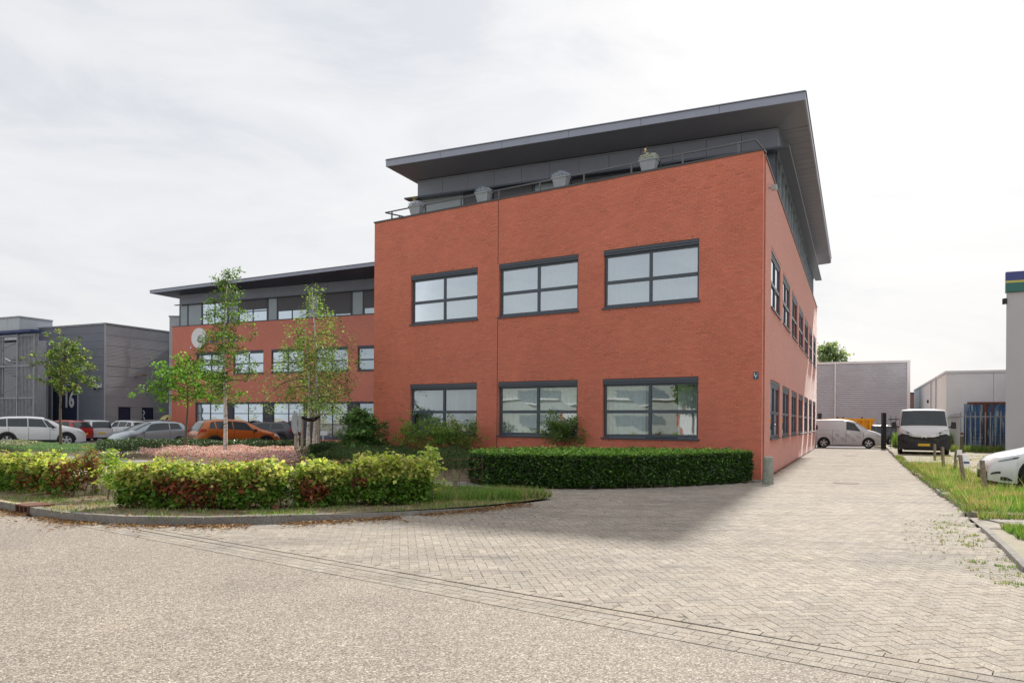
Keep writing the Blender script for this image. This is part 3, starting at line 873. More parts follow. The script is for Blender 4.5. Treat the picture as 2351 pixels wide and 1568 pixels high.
wall_front = wf.build("front_wall", [M['mortar']], office)
wr = MB(office)
SP = 31.9
cells(wr, FR, 0.0, LR, -.05, HB, rops, mi=0, rmi=1, bstart=.5)
for k_, f_ in enumerate(wr.f):
    pass
wall_side = wr.build("side_wall", [M['mortar'], M['fbR']], office)
brick_objects(wall_front, office, FF, bricks(FF, .0, 14.9, .0, HB - .02, fops, 1), 300)
brick_objects(wall_side, office, FR, bricks(FR, -.009, SP, .0, HB - .02, rops, 2), 300)
# reveals of the near side windows get a brick skin too
b = MB(office)
for (a_, c_, z_, y_) in rops + fops:
    F_ = FR if (a_, c_, z_, y_) in rops else FF
b = None
for k, (a_, c_) in enumerate(fw_):
    window(office, FF, a_, c_, Z1a, Z1b, cover=('half', 'curtain', 'blind')[k], label=None)
    window(office, FF, a_, c_, Z2a, Z2b, cover='curtain', glass='glass_up')
for k, (a_, c_) in enumerate(rw_):
    window(office, FR, a_, c_, Z1a, Z1b, rec=.03, cover='curtain', glass='glass_up')
    window(office, FR, a_, c_, Z2a, Z2b, rec=.03, cover='curtain', glass='glass_up')
b = MB(office); b.fbox(FF, 9.035, 9.052, -.01, .0115, .0, Z2a - .06); b.fbox(FF, 9.035, 9.052, -.01, .0115, Z2b + .01, HB - .02)
b.build("expansion_joint", M['black'], office)
b = MB(office)
for (a_, c_) in fw_:
    for z_ in (Z1b + .03, Z2b + .03, Z1a - .12, Z2a - .12):
        for q in range(4): b.fbox(FF, a_ + .2 + q * .9, a_ + .212 + q * .9, 0, .0105, z_, z_ + .055)
b.build("weep_slots", M['black'], office, kind='stuff')
# remaining walls, floors, partitions
left_len = 23.5
FL = frame(B0, E2, Vector((-.9095, .4157, 0)))
b = MB(office); b.fbox(FL, 0, left_len, -.3, 0, 0, HB); b.build("left_wall", M['fbR'], office)
D0 = C0 + E2 * LR; FBk = frame(D0, E1, E2)
b = MB(office); b.fbox(FBk, 0, 17, -.3, 0, 0, HB); b.build("back_wall", M['fbF'], office)
inner = [C0 + FD * .35 + E2 * .5, B0 - FD * .3 + E2 * .4, B0 + E2 * 26 - FD * .3, D0 + E1 * .35 - E2 * .4]
ins = [C0 + (FD + E2) * .32, B0 + (-FD + E2) * .32, B0 + E2 * 27 - E1 * .3, D0 + (E1 - E2) * .35]
b = MB(office)
for z_ in (.02, 3.7, 8.2): b.prism([tuple(q[:2]) for q in ins], z_, z_ + .3)
b.build("floor_slab", M['room'], office)
b = MB(office); b.fbox(FF, 1.2, 14.2, -4.3, -4.2, .3, 8.2); b.fbox(FR, 5.0, 31, -4.3, -4.2, .33, 8.2); b.build("partition", M['room'], office)
# coping
b = MB(office); b.fbox(FF, -.02, 14.93, -.30, .03, HB, HB + .055); b.build("coping", M['coping'], office)
b = MB(office); b.hexa([FR(.0, -.002, HB + .002), FR(LR + .02, -.30, HB + .002), FR(LR + .02, .03, HB + .002), FR(-.005, .03, HB + .002), FR(.0, -.002, HB + .057), FR(LR + .02, -.30, HB + .057), FR(LR + .02, .03, HB + .057), FR(-.005, .03, HB + .057)]); b.build("coping", M['coping'], office)
# penthouse
P0 = Vector((9.24, 26.4, 0)); FP = frame(P0, E1, N1); FPR = frame(P0, E2, Vector((.9095, -.4157, 0)))
ZP0, ZW, ZT = 9.0, 11.10, 11.95
PW, PL = 14.7, 25.7
b = MB(office); b.fbox(FP, .12, PW - .02, -PL + .2, -.35, 8.5, 9.0); b.build("terrace_deck", M['room'], office)
b = MB(office); b.fbox(FP, .12, PW - .05, -3.2, -3.1, 9.0, ZT - .02); b.fbox(FPR, .3, PL - .3, -3.2, -3.1, 9.0, ZT - .02); b.build("penthouse_partition", M['room'], office)
def bay_row(root, F, bays, z0, z1, glass='glass_up'):
    for (a0, a1, kind, scr) in bays:
        if kind == 'o':
            b = MB(root); b.fbox(F, a0, a1, -.07, -.04, z0 + .05, z1 - .02); w_ = b.build("frosted_panel", M['opaque'], root)
            b = MB(root)
            for a_ in (a0 - .035, a1 - .035): b.fbox(F, a_, a_ + .07, -.10, .0, z0, z1)
            b.build("mullion", M['steel'], w_)
        else:
            window(root, F, a0, a1, z0, z1, rec=.0, box=.0, sill=False, cover='curtain' if kind == 'c' else 'none', glass=glass, screen=scr, fw=.05, mid=.07)
bay_row(office, FP, [(12.45, 14.6, 'o', 0), (9.30, 12.42, 'w', .96), (7.95, 9.27, 'o', 0), (4.85, 7.92, 'w', .5), (3.5, 4.82, 'o', 0), (.35, 3.45, 'w', .9)], ZP0, ZW)
for x_, y_ in ((0, .33), (PW - .1, PW)): b = MB(office); b.fbox(FP, x_, y_, -.1, .0, ZP0, ZW); b.build("corner_post", M['steel'], office)
for i in range(12):
    w_ = PW / 12; b = MB(office); b.fbox(FP, i * w_ + .006, (i + 1) * w_ - .006, -.09, .02 + .001 * (i % 2), ZW + .03, ZT - .10); b.build("cladding_panel", M['clad'], office)
b = MB(office); b.fbox(FP, 0, PW, -.09, .05, ZT - .095, ZT - .05); b.fbox(FPR, 0, PL, -.09, .05, ZT - .097, ZT - .052); b.build("cladding_trim", M['clad'], office)
# side glazing
n = 18; w_ = PL / n
for i in range(n):
    b = MB(office); b.fbox(FPR, i * w_, i * w_ + .06, -.12, .0, ZP0, ZW); b.build("mullion", M['grille'], office)
    b = MB(office); b.face([FPR(i * w_ + .06, -.05, ZP0), FPR((i + 1) * w_, -.05, ZP0), FPR((i + 1) * w_, -.05, ZW), FPR(i * w_ + .06, -.05, ZW)]); b.build("side_pane", M['glass_up'], office)
b = MB(office); b.fbox(FPR, 0, PL, -.2, -.001, ZW + .02, ZT - .1); b.build("side_band", M['clad'], office)
b = MB(office); b.fbox(FPR, 0, PL, -.04, .03, 9.65, 9.70); b.build("side_rail", M['grille'], office)
# end and left walls of the penthouse
b = MB(office); b.fbox(FP, PW - .05, PW, -PL, -.3, ZP0, ZT - .05); b.fbox(FP, .1, PW - .06, -PL, -PL + .1, ZP0, ZT - .05); b.build("rear_cladding", M['clad'], office)
# ledge above the penthouse windows
b = MB(office); b.fbox(FP, -.42, PW + .42, .021, .42, ZW - .035, ZW + .03); b.fbox(FPR, -.019, PL + .4, .021, .419, ZW - .034, ZW + .029); b.build("sun_ledge", M['steel'], office)
# roof
def canopy(root, F, a0, a1, b0, b1, ia0, ia1, ib0, ib1, zi, zo, zt, soff, fas):
    """outer rectangle a0..a1 x b0..b1 (b outward), inner rectangle where the soffit meets the wall"""
    b = MB(root)
    b1a, b1b = b1 if isinstance(b1, tuple) else (b1, b1)
    O = [(a0, b1a), (a1, b1b), (a1, b0), (a0, b0)]; I = [(ia0, ib1), (ia1, ib1), (ia1, ib0), (ia0, ib0)]
    b.prism([F(x, y, 0)[:2] for x, y in O], zt - .04, zt); b.build("roof", M[fas], root)
    for k in range(4):
        x0, y0 = O[k]; x1, y1 = O[(k + 1) % 4]; u0, w0 = I[k]; u1, w1 = I[(k + 1) % 4]
        s = MB(root)
        s.face([F(x0, y0, zo), F(x1, y1, zo), F(u1, w1, zi), F(u0, w0, zi)]); 
        so = s.build("soffit", M[soff[k]], root)
        s = MB(root); t = .05
        cx, cy = (a0 + a1) / 2, (b0 + b1a) / 2
        def inn(x, y): return (x + (t if x < cx else -t), y + (t if y < cy else -t))
        s.hexa([F(x0, y0, zo - .01), F(x1, y1, zo - .01), F(*inn(x1, y1), zo - .01), F(*inn(x0, y0), zo - .01), F(x0, y0, zt - .055), F(x1, y1, zt - .055), F(*inn(x1, y1), zt - .055), F(*inn(x0, y0), zt - .055)])
        s.build("fascia", M[fas], root)
    s = MB(root)
    e_ = .03
    s.prism([F(x, y, 0)[:2] for x, y in ((a0 - e_, b1a + e_), (a1 + e_, b1b + e_), (a1 + e_, b0 - e_), (a0 - e_, b0 - e_))], zt - .052, zt - .043)
    s.build("drip_edge", M['coping'], root)
OUT = 1.92; RO = 1.02
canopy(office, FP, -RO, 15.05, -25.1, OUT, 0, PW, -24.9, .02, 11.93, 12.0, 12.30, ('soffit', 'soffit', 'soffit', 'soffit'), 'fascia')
for i in range(80):                              # boards of the side soffit
    s0 = .4 + i * .31; b = MB(office)
    z_ = .018 + .004 * (i % 2)
    def bz(bq): return 11.93 + (12.0 - 11.93) * (bq / RO)
    b.hexa([FPR(s0, .03, bz(.03) - z_), FPR(s0, RO - .06, bz(RO - .06) - z_), FPR(s0 + .298, RO - .06, bz(RO - .06) - z_), FPR(s0 + .298, .03, bz(.03) - z_),
            FPR(s0, .03, bz(.03)), FPR(s0, RO - .06, bz(RO - .06)), FPR(s0 + .298, RO - .06, bz(RO - .06)), FPR(s0 + .298, .03, bz(.03))])
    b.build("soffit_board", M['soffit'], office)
for i in range(1, 6):
    b = MB(office); a_ = -RO + i * 2.7; b.fbox(FP, a_, a_ + .012, OUT + .001, OUT + .004, 12.0, 12.24); b.build("fascia_joint", M['coping'], office)
M['railgrey'] = mat("rail_grey", (.13, .135, .15), .5, .2)
# terrace railing behind the parapet
rail = thing("terrace_railing", tuple(FF(0, -.4, HB)), "low grey two rail railing along the roof terrace parapet", "railing")
b = MB(rail); b.tube([FF(.28, -.22, HB + .42), FF(14.55, -.22, HB + .42)], .028, 8); b.build("handrail", M['railgrey'], rail)
b = MB(rail); b.tube([FF(.28, -.22, HB + .42), FF(.28, -1.0, HB + .42)], .028, 8); b.build("handrail", M['railgrey'], rail)
b = MB(rail); b.tube([FF(14.55, -.22, HB + .42), FF(14.25, -1.3, HB + .42)], .028, 8); b.build("handrail", M['railgrey'], rail)
for i in range(9):
    b = MB(rail); a_ = .75 + i * 1.68; b.fbox(FF, a_, a_ + .045, -.245, -.20, HB + .0, HB + .40); b.build("post", M['railgrey'], rail)
b = MB(rail); b.fbox(FF, 14.4, 14.44, -.9, -.86, HB - .1, HB + .40); b.build("post", M['railgrey'], rail)

# planters with lavender, hooked over the parapet
def planter(u, label, i):
    k = (u - CU) / FPX; a_ = (C0.x - k * C0.y) / (.836 + .549 * k)
    loc = FF(a_, -.06, HB + .03)
    o = thing("planter", loc, label, "planter", "planters on the roof terrace parapet")
    z0 = HB + .06
    def ring(w, d, z): return [FF(a_ - w, -.10 - d, z), FF(a_ + w, -.10 - d, z), FF(a_ + w, -.10 + d, z), FF(a_ - w, -.10 + d, z)]
    b = MB(o)
    b.hexa(ring(.20, .10, z0) + ring(.265, .145, z0 + .29)); b.build("tub", M['planter'], o)
    b = MB(o); b.hexa(ring(.29, .17, z0 + .291) + ring(.29, .17, z0 + .335)); b.build("tub_rim", M['planter'], o)
    b = MB(o); b.fbox(FF, a_ - .30, a_ - .27, -.31, -.26, z0 - .1, z0 + .33); b.build("hook", M['black'], o)
    n = 900; base = np.array(FF(a_, -.10, z0 + .36))
    aa = rng.uniform(-.28, .28, n); bb = rng.uniform(-.17, .17, n); zz = rng.uniform(0, .16, n) * (1 - .5 * np.abs(aa) / .31)
    Cc = base + np.outer(aa, np.array(FF.d)) + np.outer(bb, np.array(FF.n)) + np.outer(zz, [0, 0, 1])
    leaves("lavender", Cc, .05, pal(n, [(.45, .48, .90), (.62, .64, .92), (.50, .52, .75), (.28, .36, .25)] if i < 3 else [(.62, .64, .72), (.4, .45, .3), (.7, .7, .75)]), M['petal'], o, tuple(ORIG[o.name]), width=.3, up=-.3, kind=None)
    if i in (0, 3):
        n = 60; Cc = base + rng.normal(size=(n, 3)) * [.03, .03, .10] + np.array([FF.d.x * .12, FF.d.y * .12, .2])
        leaves("tall_stem", Cc, .05, pal(n, [(.35, .38, .12)] if i == 0 else [(.5, .38, .28)]), M['leaf'], o, tuple(ORIG[o.name]))
for i, (u, lb) in enumerate(((949, "grey planter of lavender nearest the left end of the roof terrace parapet"), (1103, "grey planter of violet lavender above the brick expansion joint"),
                             (1281, "grey planter of pale blue lavender above the gap between middle and right windows"), (1483, "grey planter of white flowers, rightmost on the parapet above the right window"))):
    planter(u, lb, i)
# small things on the walls
def wall_box(name, F, a, z, w, h, d, m, label, cat, bracket=None):
    o = thing(name, F(a, 0, z), label, cat); b = MB(o); b.fbox(F, a - w / 2, a + w / 2, .01 if bracket is None else bracket, d + (bracket or 0), z - h / 2, z + h / 2); b.build("housing", m, o)
    if bracket: b = MB(o); b.fbox(F, a - .02, a + .02, .008, bracket - .002, z - .02, z + .02); b.build("bracket", m, o)
    return o
lampo = wall_box("wall_lamp", FR, 1.45, 8.62, .16, .15, .16, M['lightgrey'], "small box lamp high on the side wall near the corner", "lamp", bracket=.08)
sg = wall_box("wall_sign", FF, .16, 2.93, .15, .21, .01, M['signblue'] if 'signblue' in M else mat("sign_blue", (.05, .19, .33), .4), "small blue hydrant sign with white marks at the brick corner", "sign")
b = MB(sg)
for (x0, x1, y0, y1) in ((.03, .05, .0, .08), (-.05, .05, -.012, .008), (-.01, .01, -.07, -.012), (-.055, -.02, .05, .065)):
    b.fbox(FF, .16 + x0, .16 + x1, .021, .024, 2.93 + y0, 2.93 + y1)
b.build("white_marks", M['whitem'], sg)

# ================================================================== REAR WING
W0 = Vector((-12.1, 55.5, 0)); FW = frame(W0, E1, N1)
def wa(u):
    k = (u - CU) / FPX; return (W0.x - k * W0.y) / (.9095 + .4157 * k)
wing = thing("office_wing", tuple(FW(18, 0, 0)), "rear red brick wing of the office under a dark overhanging roof, behind the birches", "building")
WL, WR_ = 17.97, -16.6
def span(u0, u1): a, b = sorted((wa(u0), wa(u1))); return (a, b)
wm = [span(*q) for q in ((450, 515), (535, 603.5), (622, 696), (721, 798), (820, 903))]
gm = [span(*q) for q in ((448, 513.5), (533.4, 602.6), (624.8, 696.3), (725.6, 797), (821.7, 905))]
GZ0, GZ1 = .14, 2.98
ops = [(a, b, 5.22, 7.05) for a, b in wm] + [(gm[4][0] - .0, gm[0][1], GZ0, GZ1)]
b = MB(wing); cells(b, FW, WR_, WL, -.05, HB, ops); b.build("wing_wall", M['fbW'], wing)
b = MB(wing); b.fbox(FW, WL - .3, WL, -12, -.31, 0, HB); b.build("end_wall", M['fbR'], wing)
b = MB(wing); b.fbox(FW, WR_, WL - .31, -4.2, -4.1, 0, 11.9); b.fbox(FW, WR_, WL - .31, -4.1, -.31, 3.6, 3.8); b.fbox(FW, WR_, WL - .31, -4.1, -.31, 8.2, 8.4); b.build("wing_partition", M['room'], wing)
b = MB(wing); b.fbox(FW, WR_, WL + .03, -.3, .03, HB, HB + .05); b.build("coping", M['coping'], wing)
for i, (a, c) in enumerate(wm): window(wing, FW, a, c, 5.22, 7.05, cover='curtain', glass='glass_far')
for i, (a, c) in enumerate(gm):
    window(wing, FW, a, c, GZ0 + .02, GZ1, rec=.10, rows=((0, .40), (.40, .71), (.71, 1)), cover=('none', 'curtain', 'half', 'half', 'none')[i], glass='glass_far', lowglass='glass_low', sill=False, box=.10, mid=.06)
M['slate'] = mat("dark_infill_panel", (.045, .045, .065), .5, var=.08)
for i in range(4):
    b = MB(wing); b.fbox(FW, gm[i + 1][1], gm[i][0], -.16, -.06, GZ0, GZ1); b.build("infill_panel", M['slate'], wing)
wb = [span(*q) for q in ((456.4, 515.5), (541, 606.7), (630, 698), (725, 800), (828, 905))]
F2 = frame(W0 + N1 * -.25, E1, N1)
bays = [(wb[0][0], wb[0][1], 'c', 0), (wb[1][0], wb[1][1], 'c', .45), (wb[2][0], wb[2][1], 'c', .62), (wb[3][0], wb[3][1], 'c', .93), (wb[4][0], wb[4][1], 'c', .75)]
for i in range(4): bays.append((wb[i + 1][1] + .05, wb[i][0] - .05, 'o', 0))
pe = wa(404.5)
bays += [(wb[0][1] + .05, wb[0][1] + .05 + (pe - wb[0][1]) * .6, 'o', 0), (wb[0][1] + .1 + (pe - wb[0][1]) * .6, pe - .03, 'o', 0)]
bay_row(wing, F2, bays, HB + .03, 11.07, glass='glass_far')
for i in range(20):
    w_ = (pe - WR_) / 20; b = MB(wing); b.fbox(F2, WR_ + i * w_ + .006, WR_ + (i + 1) * w_ - .006, -.2, .0 + .001 * (i % 2), 11.13, ZT - .02); b.build("cladding_panel", M['clad'], wing)
b = MB(wing); b.fbox(F2, pe - .05, pe, -12, -.2, HB, ZT); b.build("end_cladding", M['clad'], wing)
b = MB(wing); b.fbox(F2, WR_, pe + .35, .001, .25, 11.07, 11.12); b.build("sun_ledge", M['steel'], wing)
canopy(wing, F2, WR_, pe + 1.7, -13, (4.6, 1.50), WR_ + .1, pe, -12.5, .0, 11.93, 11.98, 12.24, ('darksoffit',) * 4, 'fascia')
# round logo sign and lettering half hidden by the birch
lg = thing("logo_sign", tuple(FW(wa(457.5), .1, 8.3)), "round white logo disc high on the rear wing, left of purple lettering", "sign")
zc = AT(457.5, 776, FW(wa(457.5), .1, 0)[1]).z; ac = wa(457.5)
def disc(b, F, a, z, r0, r1, b0, b1, n=28, t0=0, t1=2 * math.pi):
    for i in range(n):
        u, v = t0 + (t1 - t0) * i / n, t0 + (t1 - t0) * (i + 1) / n
        q = [(a + r0 * math.cos(u), z + r0 * math.sin(u)), (a + r1 * math.cos(u), z + r1 * math.sin(u)), (a + r1 * math.cos(v), z + r1 * math.sin(v)), (a + r0 * math.cos(v), z + r0 * math.sin(v))]
        b.hexa([F(x, b0, y) for x, y in q] + [F(x, b1, y) for x, y in q])
b = MB(lg); disc(b, FW, ac, zc, .001, .82, .01, .12); b.build("disc", M['whitem'], lg)
b = MB(lg); disc(b, FW, ac - .2, zc - .1, .22, .33, .125, .14); b.build("logo_ring", M['grille'], lg)
b = MB(lg); disc(b, FW, ac - .2, zc - .1, .55, .62, .125, .14, 12, 2.0, 4.2); b.build("logo_arc", M['grille'], lg)
b = MB(lg); b.fbox(FW, ac + .85, ac + .98, .01, .10, zc - .82, zc - .68); b.build("dot", M['whitem'], lg)
lt = thing("wall_lettering", tuple(FW(ac - 1.4, .1, zc)), "purple raised lettering on the rear wing, mostly hidden behind the birch", "sign")
M['purple'] = mat("purple_letters", (.10, .07, .30), .5)
for i in range(5):                               # only slivers of the strokes show through the leaves
    a_ = ac - 1.2 - i * .62; b = MB(lt)
    b.fbox(FW, a_ - .09, a_, .01, .09, zc - .42, zc + (.42 if i % 3 == 1 else .15)); 
    if i % 2 == 0: b.fbox(FW, a_ - .38, a_ - .091, .01, .09, zc - .42, zc - .30)
    b.build("letter_stroke", M['purple'], lt)

# little white signs standing at the wing wall
for i, (u, lb) in enumerate(((572 / 1, None), (0, None))): pass
for u, v, lb in ((865.0, 0, "small white parking sign on a stalk below the right windows of the rear wing"), (0, 0, "")):
    pass
def stalk_sign(u, label):
    q = G(u, 1017.5); o = thing("parking_sign", (q.x, q.y, 0), label, "sign", "parking signs at the foot of the rear wing")
    b = MB(o); b.fbox(frame(q, E1, N1), -.04, .04, 0, .05, 0, .72); b.build("stalk", M['whitem'], o)
    b = MB(o); b.fbox(frame(q, E1, N1), -.38, .38, .052, .08, .55, .85); b.build("plate", M['whitem'], o)
stalk_sign(675.5, "small white parking sign left of the birch trunks, at the rear wing")
stalk_sign(742.5, "small white parking sign right of the birch trunks, at the rear wing")
# ================================================================== NEIGHBOURING BUILDINGS
FRR = Vector((.9095, -.4157, 0))
def plain_box(root, F, a0, a1, d, z1, m, name="wall", t=.25, z0=-.05):
    """front at b=0 running a0..a1, depth d behind"""
    b = MB(root); b.fbox(F, a0, a1, -d, 0, z0, z1); return b.build(name, m, root)
# left grey warehouse: corner nearest
GC = AT(241, 960, 64.0); GC.z = 0
ware = thing("warehouse", tuple(GC), "dark grey clad warehouse with large door numbered 16, left of the office wing", "building")
FG1 = frame(GC, E1, N1); FG2 = frame(GC, E2, FRR)
M['wgrey'] = mat("warehouse_grey", (.155, .165, .205), .5, var=.06, scale=.8)
M['wside'] = mat("warehouse_side_grey", (.36, .36, .385), .55, var=.07, scale=.8)  # grazing sun on the side face put into a lighter grey
HG = 9.72
b = MB(ware); b.fbox(FG1, .05, 34, -19, -.06, -.05, HG - .1); b.build("core", M['wgrey'], ware)
def dx(F, u):
    k = (u - CU) / FPX; return (F.o.x - k * F.o.y) / (k * F.d.y - F.d.x)
da0, da1 = dx(FG1, 178), dx(FG1, 120)         # big door
nrow = 14; hrow = (HG - .15) / nrow
for i in range(nrow):                          # horizontal cladding planks, front
    z0 = i * hrow; b = MB(ware)
    segs = [(0, min(da0, da1) - .12), (max(da0, da1) + .12, 34)] if z0 + hrow * .4 < 4.4 else [(0, 34)]
    for (x, y) in segs: b.fbox(FG1, x, y, -.05, .0 + .004 * (i % 2), z0 + .014, z0 + hrow)
    b.build("cladding_board", M['wgrey'], ware)
d1 = (dx(FG2, 290 + 0), dx(FG2, 311)); 
sd = [(dx(FG2, 273), dx(FG2, 297.5), 2.55), (dx(FG2, 327), dx(FG2, 350), 2.55)]
for i in range(11):
    hr = (HG - .15) / 11; z0 = i * hr; b = MB(ware)
    if z0 + hr * .5 < 2.55:
        segs = [(0, sd[0][0] - .06), (sd[0][1] + .06, sd[1][0] - .06), (sd[1][1] + .06, 19)]
    else: segs = [(0, 19)]
    for (x, y) in segs: b.fbox(FG2, x, y, -.05, .004 * (i % 2), z0 + .018, z0 + hr)
    b.build("cladding_board", M['wsider'] if 'wsider' in M else M.setdefault('wsider', ribbed_mat("ribbed_side_grey", (.37, .37, .395), Vector((0, 0, 1)), .12, .55, 0, .008)), ware)  # side boards: sunlit tone painted into the base colour
b = MB(ware); b.fbox(FG1, -.05, 34, -.1, .06, HG - .12, HG + .02); b.fbox(FG2, -.05, 19, -.1, .061, HG - .119, HG + .021); b.build("roof_edge", M['grille'], ware)
b = MB(ware); b.fbox(FG1, -.06, .10, -.02, .03, 0, HG - .13); b.build("corner_trim", M['wside'], ware)
lo, hi = min(da0, da1), max(da0, da1)
b = MB(ware); b.fbox(FG1, lo, hi, -.10, -.03, .0, 4.45); dr = b.build("sectional_door", M['navy'], ware)
for k in range(1, 5):
    b = MB(ware); b.fbox(FG1, lo + .02, hi - .02, -.029, -.022, .88 * k, .88 * k + .03); b.build("door_joint", M['black'], dr)
b = MB(ware)
for a_ in (lo - .12, hi): b.fbox(FG1, a_, a_ + .12, -.06, .05, 0, 4.55)
b.fbox(FG1, lo, hi, -.06, .049, 4.45, 4.55); b.build("door_frame", M['lightgrey'], ware)
def text_mesh(name, s, size, loc, xdir, zdir, m, parent, ext=.01, off=.0, sx=1.0):
    cu = bpy.data.curves.new(name, 'FONT'); cu.body = s; cu.size = size; cu.extrude = ext; cu.offset = off; cu.resolution_u = 3
    t = bpy.data.objects.new(name, cu); COL.objects.link(t)
    dg = bpy.context.evaluated_depsgraph_get(); me = bpy.data.meshes.new_from_object(t.evaluated_get(dg)); bpy.data.objects.remove(t); bpy.data.curves.remove(cu)
    X = Vector(xdir).normalized(); Y = Vector(zdir).normalized(); Z = X.cross(Y)
    R3 = Matrix((X, Y, Z)).transposed(); o0 = ORIG[parent.name]
    for v in me.vertices: v.co = R3 @ Vector((v.co.x * sx, v.co.y, v.co.z)) + Vector(loc) - o0
    me.materials.clear(); me.materials.append(m)
    o = bpy.data.objects.new(name, me); COL.objects.link(o); o.parent = parent; return o
tp = AT(147.5, 934, FG1(dx(FG1, 147.5), 0, 0)[1])
aT = dx(FG1, 146.5)
for ch, off_ in (("1", -.02), ("6", .64)):
    text_mesh("house_number", ch, 1.85, FG1(aT - off_, -.015, tp.z), -E1, (0, 0, 1), M['whitem'], ware, .012, .06, .72)
for k, (x, y, z) in enumerate(sd):
    b = MB(ware); b.fbox(FG2, x, y, -.12, -.03, 0, z); d_ = b.build("side_door", M['navy'], ware)
    b = MB(ware)
    b.fbox(FG2, x - .06, x, -.05, .02, 0, z + .06); b.fbox(FG2, y, y + .06, -.05, .02, 0, z + .06); b.fbox(FG2, x, y, -.05, .019, z, z + .06); b.build("door_frame", M['black'], ware)
    if k == 1:
        m_ = (x + y) / 2; b = MB(ware); disc(b, FG2, m_ - .5, 2.15, .14, .24, -.028, -.02, 14); disc(b, FG2, m_ - .5, 1.6, .14, .24, -.028, -.02, 14); b.build("white_marks", M['whitem'], d_)
b = MB(ware); a_ = dx(FG2, 256); b.fbox(FG2, 2.4, 2.43, .005, .02, .0, HG - .2); b.fbox(FG2, 10.2, 10.23, .005, .02, .0, HG - .2); b.build("cladding_seam", M['wside'], ware)
cm = thing("security_camera", FG1(dx(FG1, 227), .1, 4.35), "white security camera on the grey warehouse front near its corner", "camera")
ac_ = dx(FG1, 227); zc_ = AT(227, 887.5, FG1(ac_, 0, 0)[1]).z
b = MB(cm); b.fbox(FG1, ac_ - .35, ac_ + .2, .02, .25, zc_ - .1, zc_ + .2); b.build("housing", M['whitem'], cm)
b = MB(cm); b.lathe(FG1(ac_ + .3, .2, zc_ - .15), [(.02, -.16), (.13, -.08), (.13, .06), (.03, .09)], 10); b.build("dome", M['black'], cm)
wl_ = thing("wall_lamp", FG2(dx(FG2, 309), .1, 5), "small lamp on an arm on the sunlit side of the grey warehouse", "lamp")
al = dx(FG2, 309); zl = AT(309, 865, FG2(al, 0, 0)[1]).z
b = MB(wl_); b.tube([FG2(al, 0, zl), FG2(al, .7, zl + .15)], .05, 6); b.build("arm", M['grille'], wl_)
b = MB(wl_); b.fbox(FG2, al - .3, al + .3, .7, 1.15, zl + .05, zl + .22); b.build("lamp_head", M['wood'], wl_)
wn_ = thing("small_wall_box", FG1(dx(FG1, 190), .0, 5), "little dark box on the warehouse front under the leaves of the young tree", "box")
b = MB(wn_); a_ = dx(FG1, 196); b.fbox(FG1, a_ - .1, a_ + .1, .01, .15, 4.7, 5.0); b.build("housing", M['black'], wn_)

# pale grey slab wall just left of the wing and a yellow curved duct in front of the warehouse
pw = thing("pale_wall", tuple(FW(18.2, -2.5, 0)), "narrow light grey wall standing between warehouse and the red wing", "wall")
q0 = AT(387.6, 960, 66.5); q1 = AT(404, 960, 66.5)
b = MB(pw); b.box(q0.x, q1.x + 1.5, 66.5, 80, -.05, AT(388, 728, 66.5).z); b.build("slab", M['lightgrey'], pw)
b = MB(pw); b.box(q0.x - .06, q1.x + 1.5, 66.44, 80, AT(388, 728, 66.5).z, AT(388, 728, 66.5).z + .12); b.build("cap", M['grille'], pw)
yd = thing("rolled_tarpaulin", AT(374, 990, 65), "pale yellow rounded tank end beside the side doors of the warehouse", "tank")
M['cream'] = mat("cream_plastic", (.55, .50, .22), .5, var=.15)
b = MB(yd); c_ = AT(384, 1005, 65.2)
prof = []
for k in range(9): t = k / 8 * math.pi / 2; prof.append((1.15 * math.cos(t) + .01, 2.6 * math.sin(t)))
b.lathe((c_.x, c_.y, c_.z - .6), prof, 20); b.build("shell", M['cream'], yd, smooth=True)
b = MB(yd); b.tube([AT(372, 985, 63.9), AT(378, 968, 63.9), AT(386, 958, 63.9)], .07, 6); b.build("dark_band", M['rust'], yd)

# stair tower with slatted screens at the far left
FT0 = AT(78, 960, 58.0); FT0.z = 0
FTw = frame(FT0, E1, N1)
tower = thing("stair_tower", tuple(FT0), "steel spiral stair tower behind vertical slat screens under a blue roof edge", "tower")
htop = AT(64, 757, 58.0).z; TZ = 8.15
b = MB(tower); b.fbox(FTw, 4.6, 16, -4.2, -4.0, 0, TZ); b.build("back_wall", ribbed_mat("tower_rear_sheet", (.25, .26, .29), E1, .3, .5, .2), tower)
for (a0, a1, z0, z1, nn, bb, st) in ((0, 1.85, .0, TZ - .2, 12, 0, 1), (2.15, 9, .0, 3.1, 42, 0, 1), (4.2, 9, 3.2, TZ - .1, 16, -.2, 2)):
    for i in range(nn):
        a_ = a0 + (a1 - a0) * i / (nn - 1); b = MB(tower); b.fbox(FTw, a_, a_ + .075, bb - .12, bb, z0, z1); b.build("slat", M['grille'], tower)
b = MB(tower)
for z_ in (.1, 3.1, 5.6, TZ - .2): b.fbox(FTw, -.05, 6.5, -.2, .02, z_, z_ + .12)
b.build("crossbar", M['grille'], tower)
b = MB(tower); b.fbox(FTw, 1.95, 2.1, -.2, .05, 0, TZ); b.fbox(FTw, -.08, .06, -.2, .05, 0, TZ - .1); b.build("upright", M['grille'], tower)
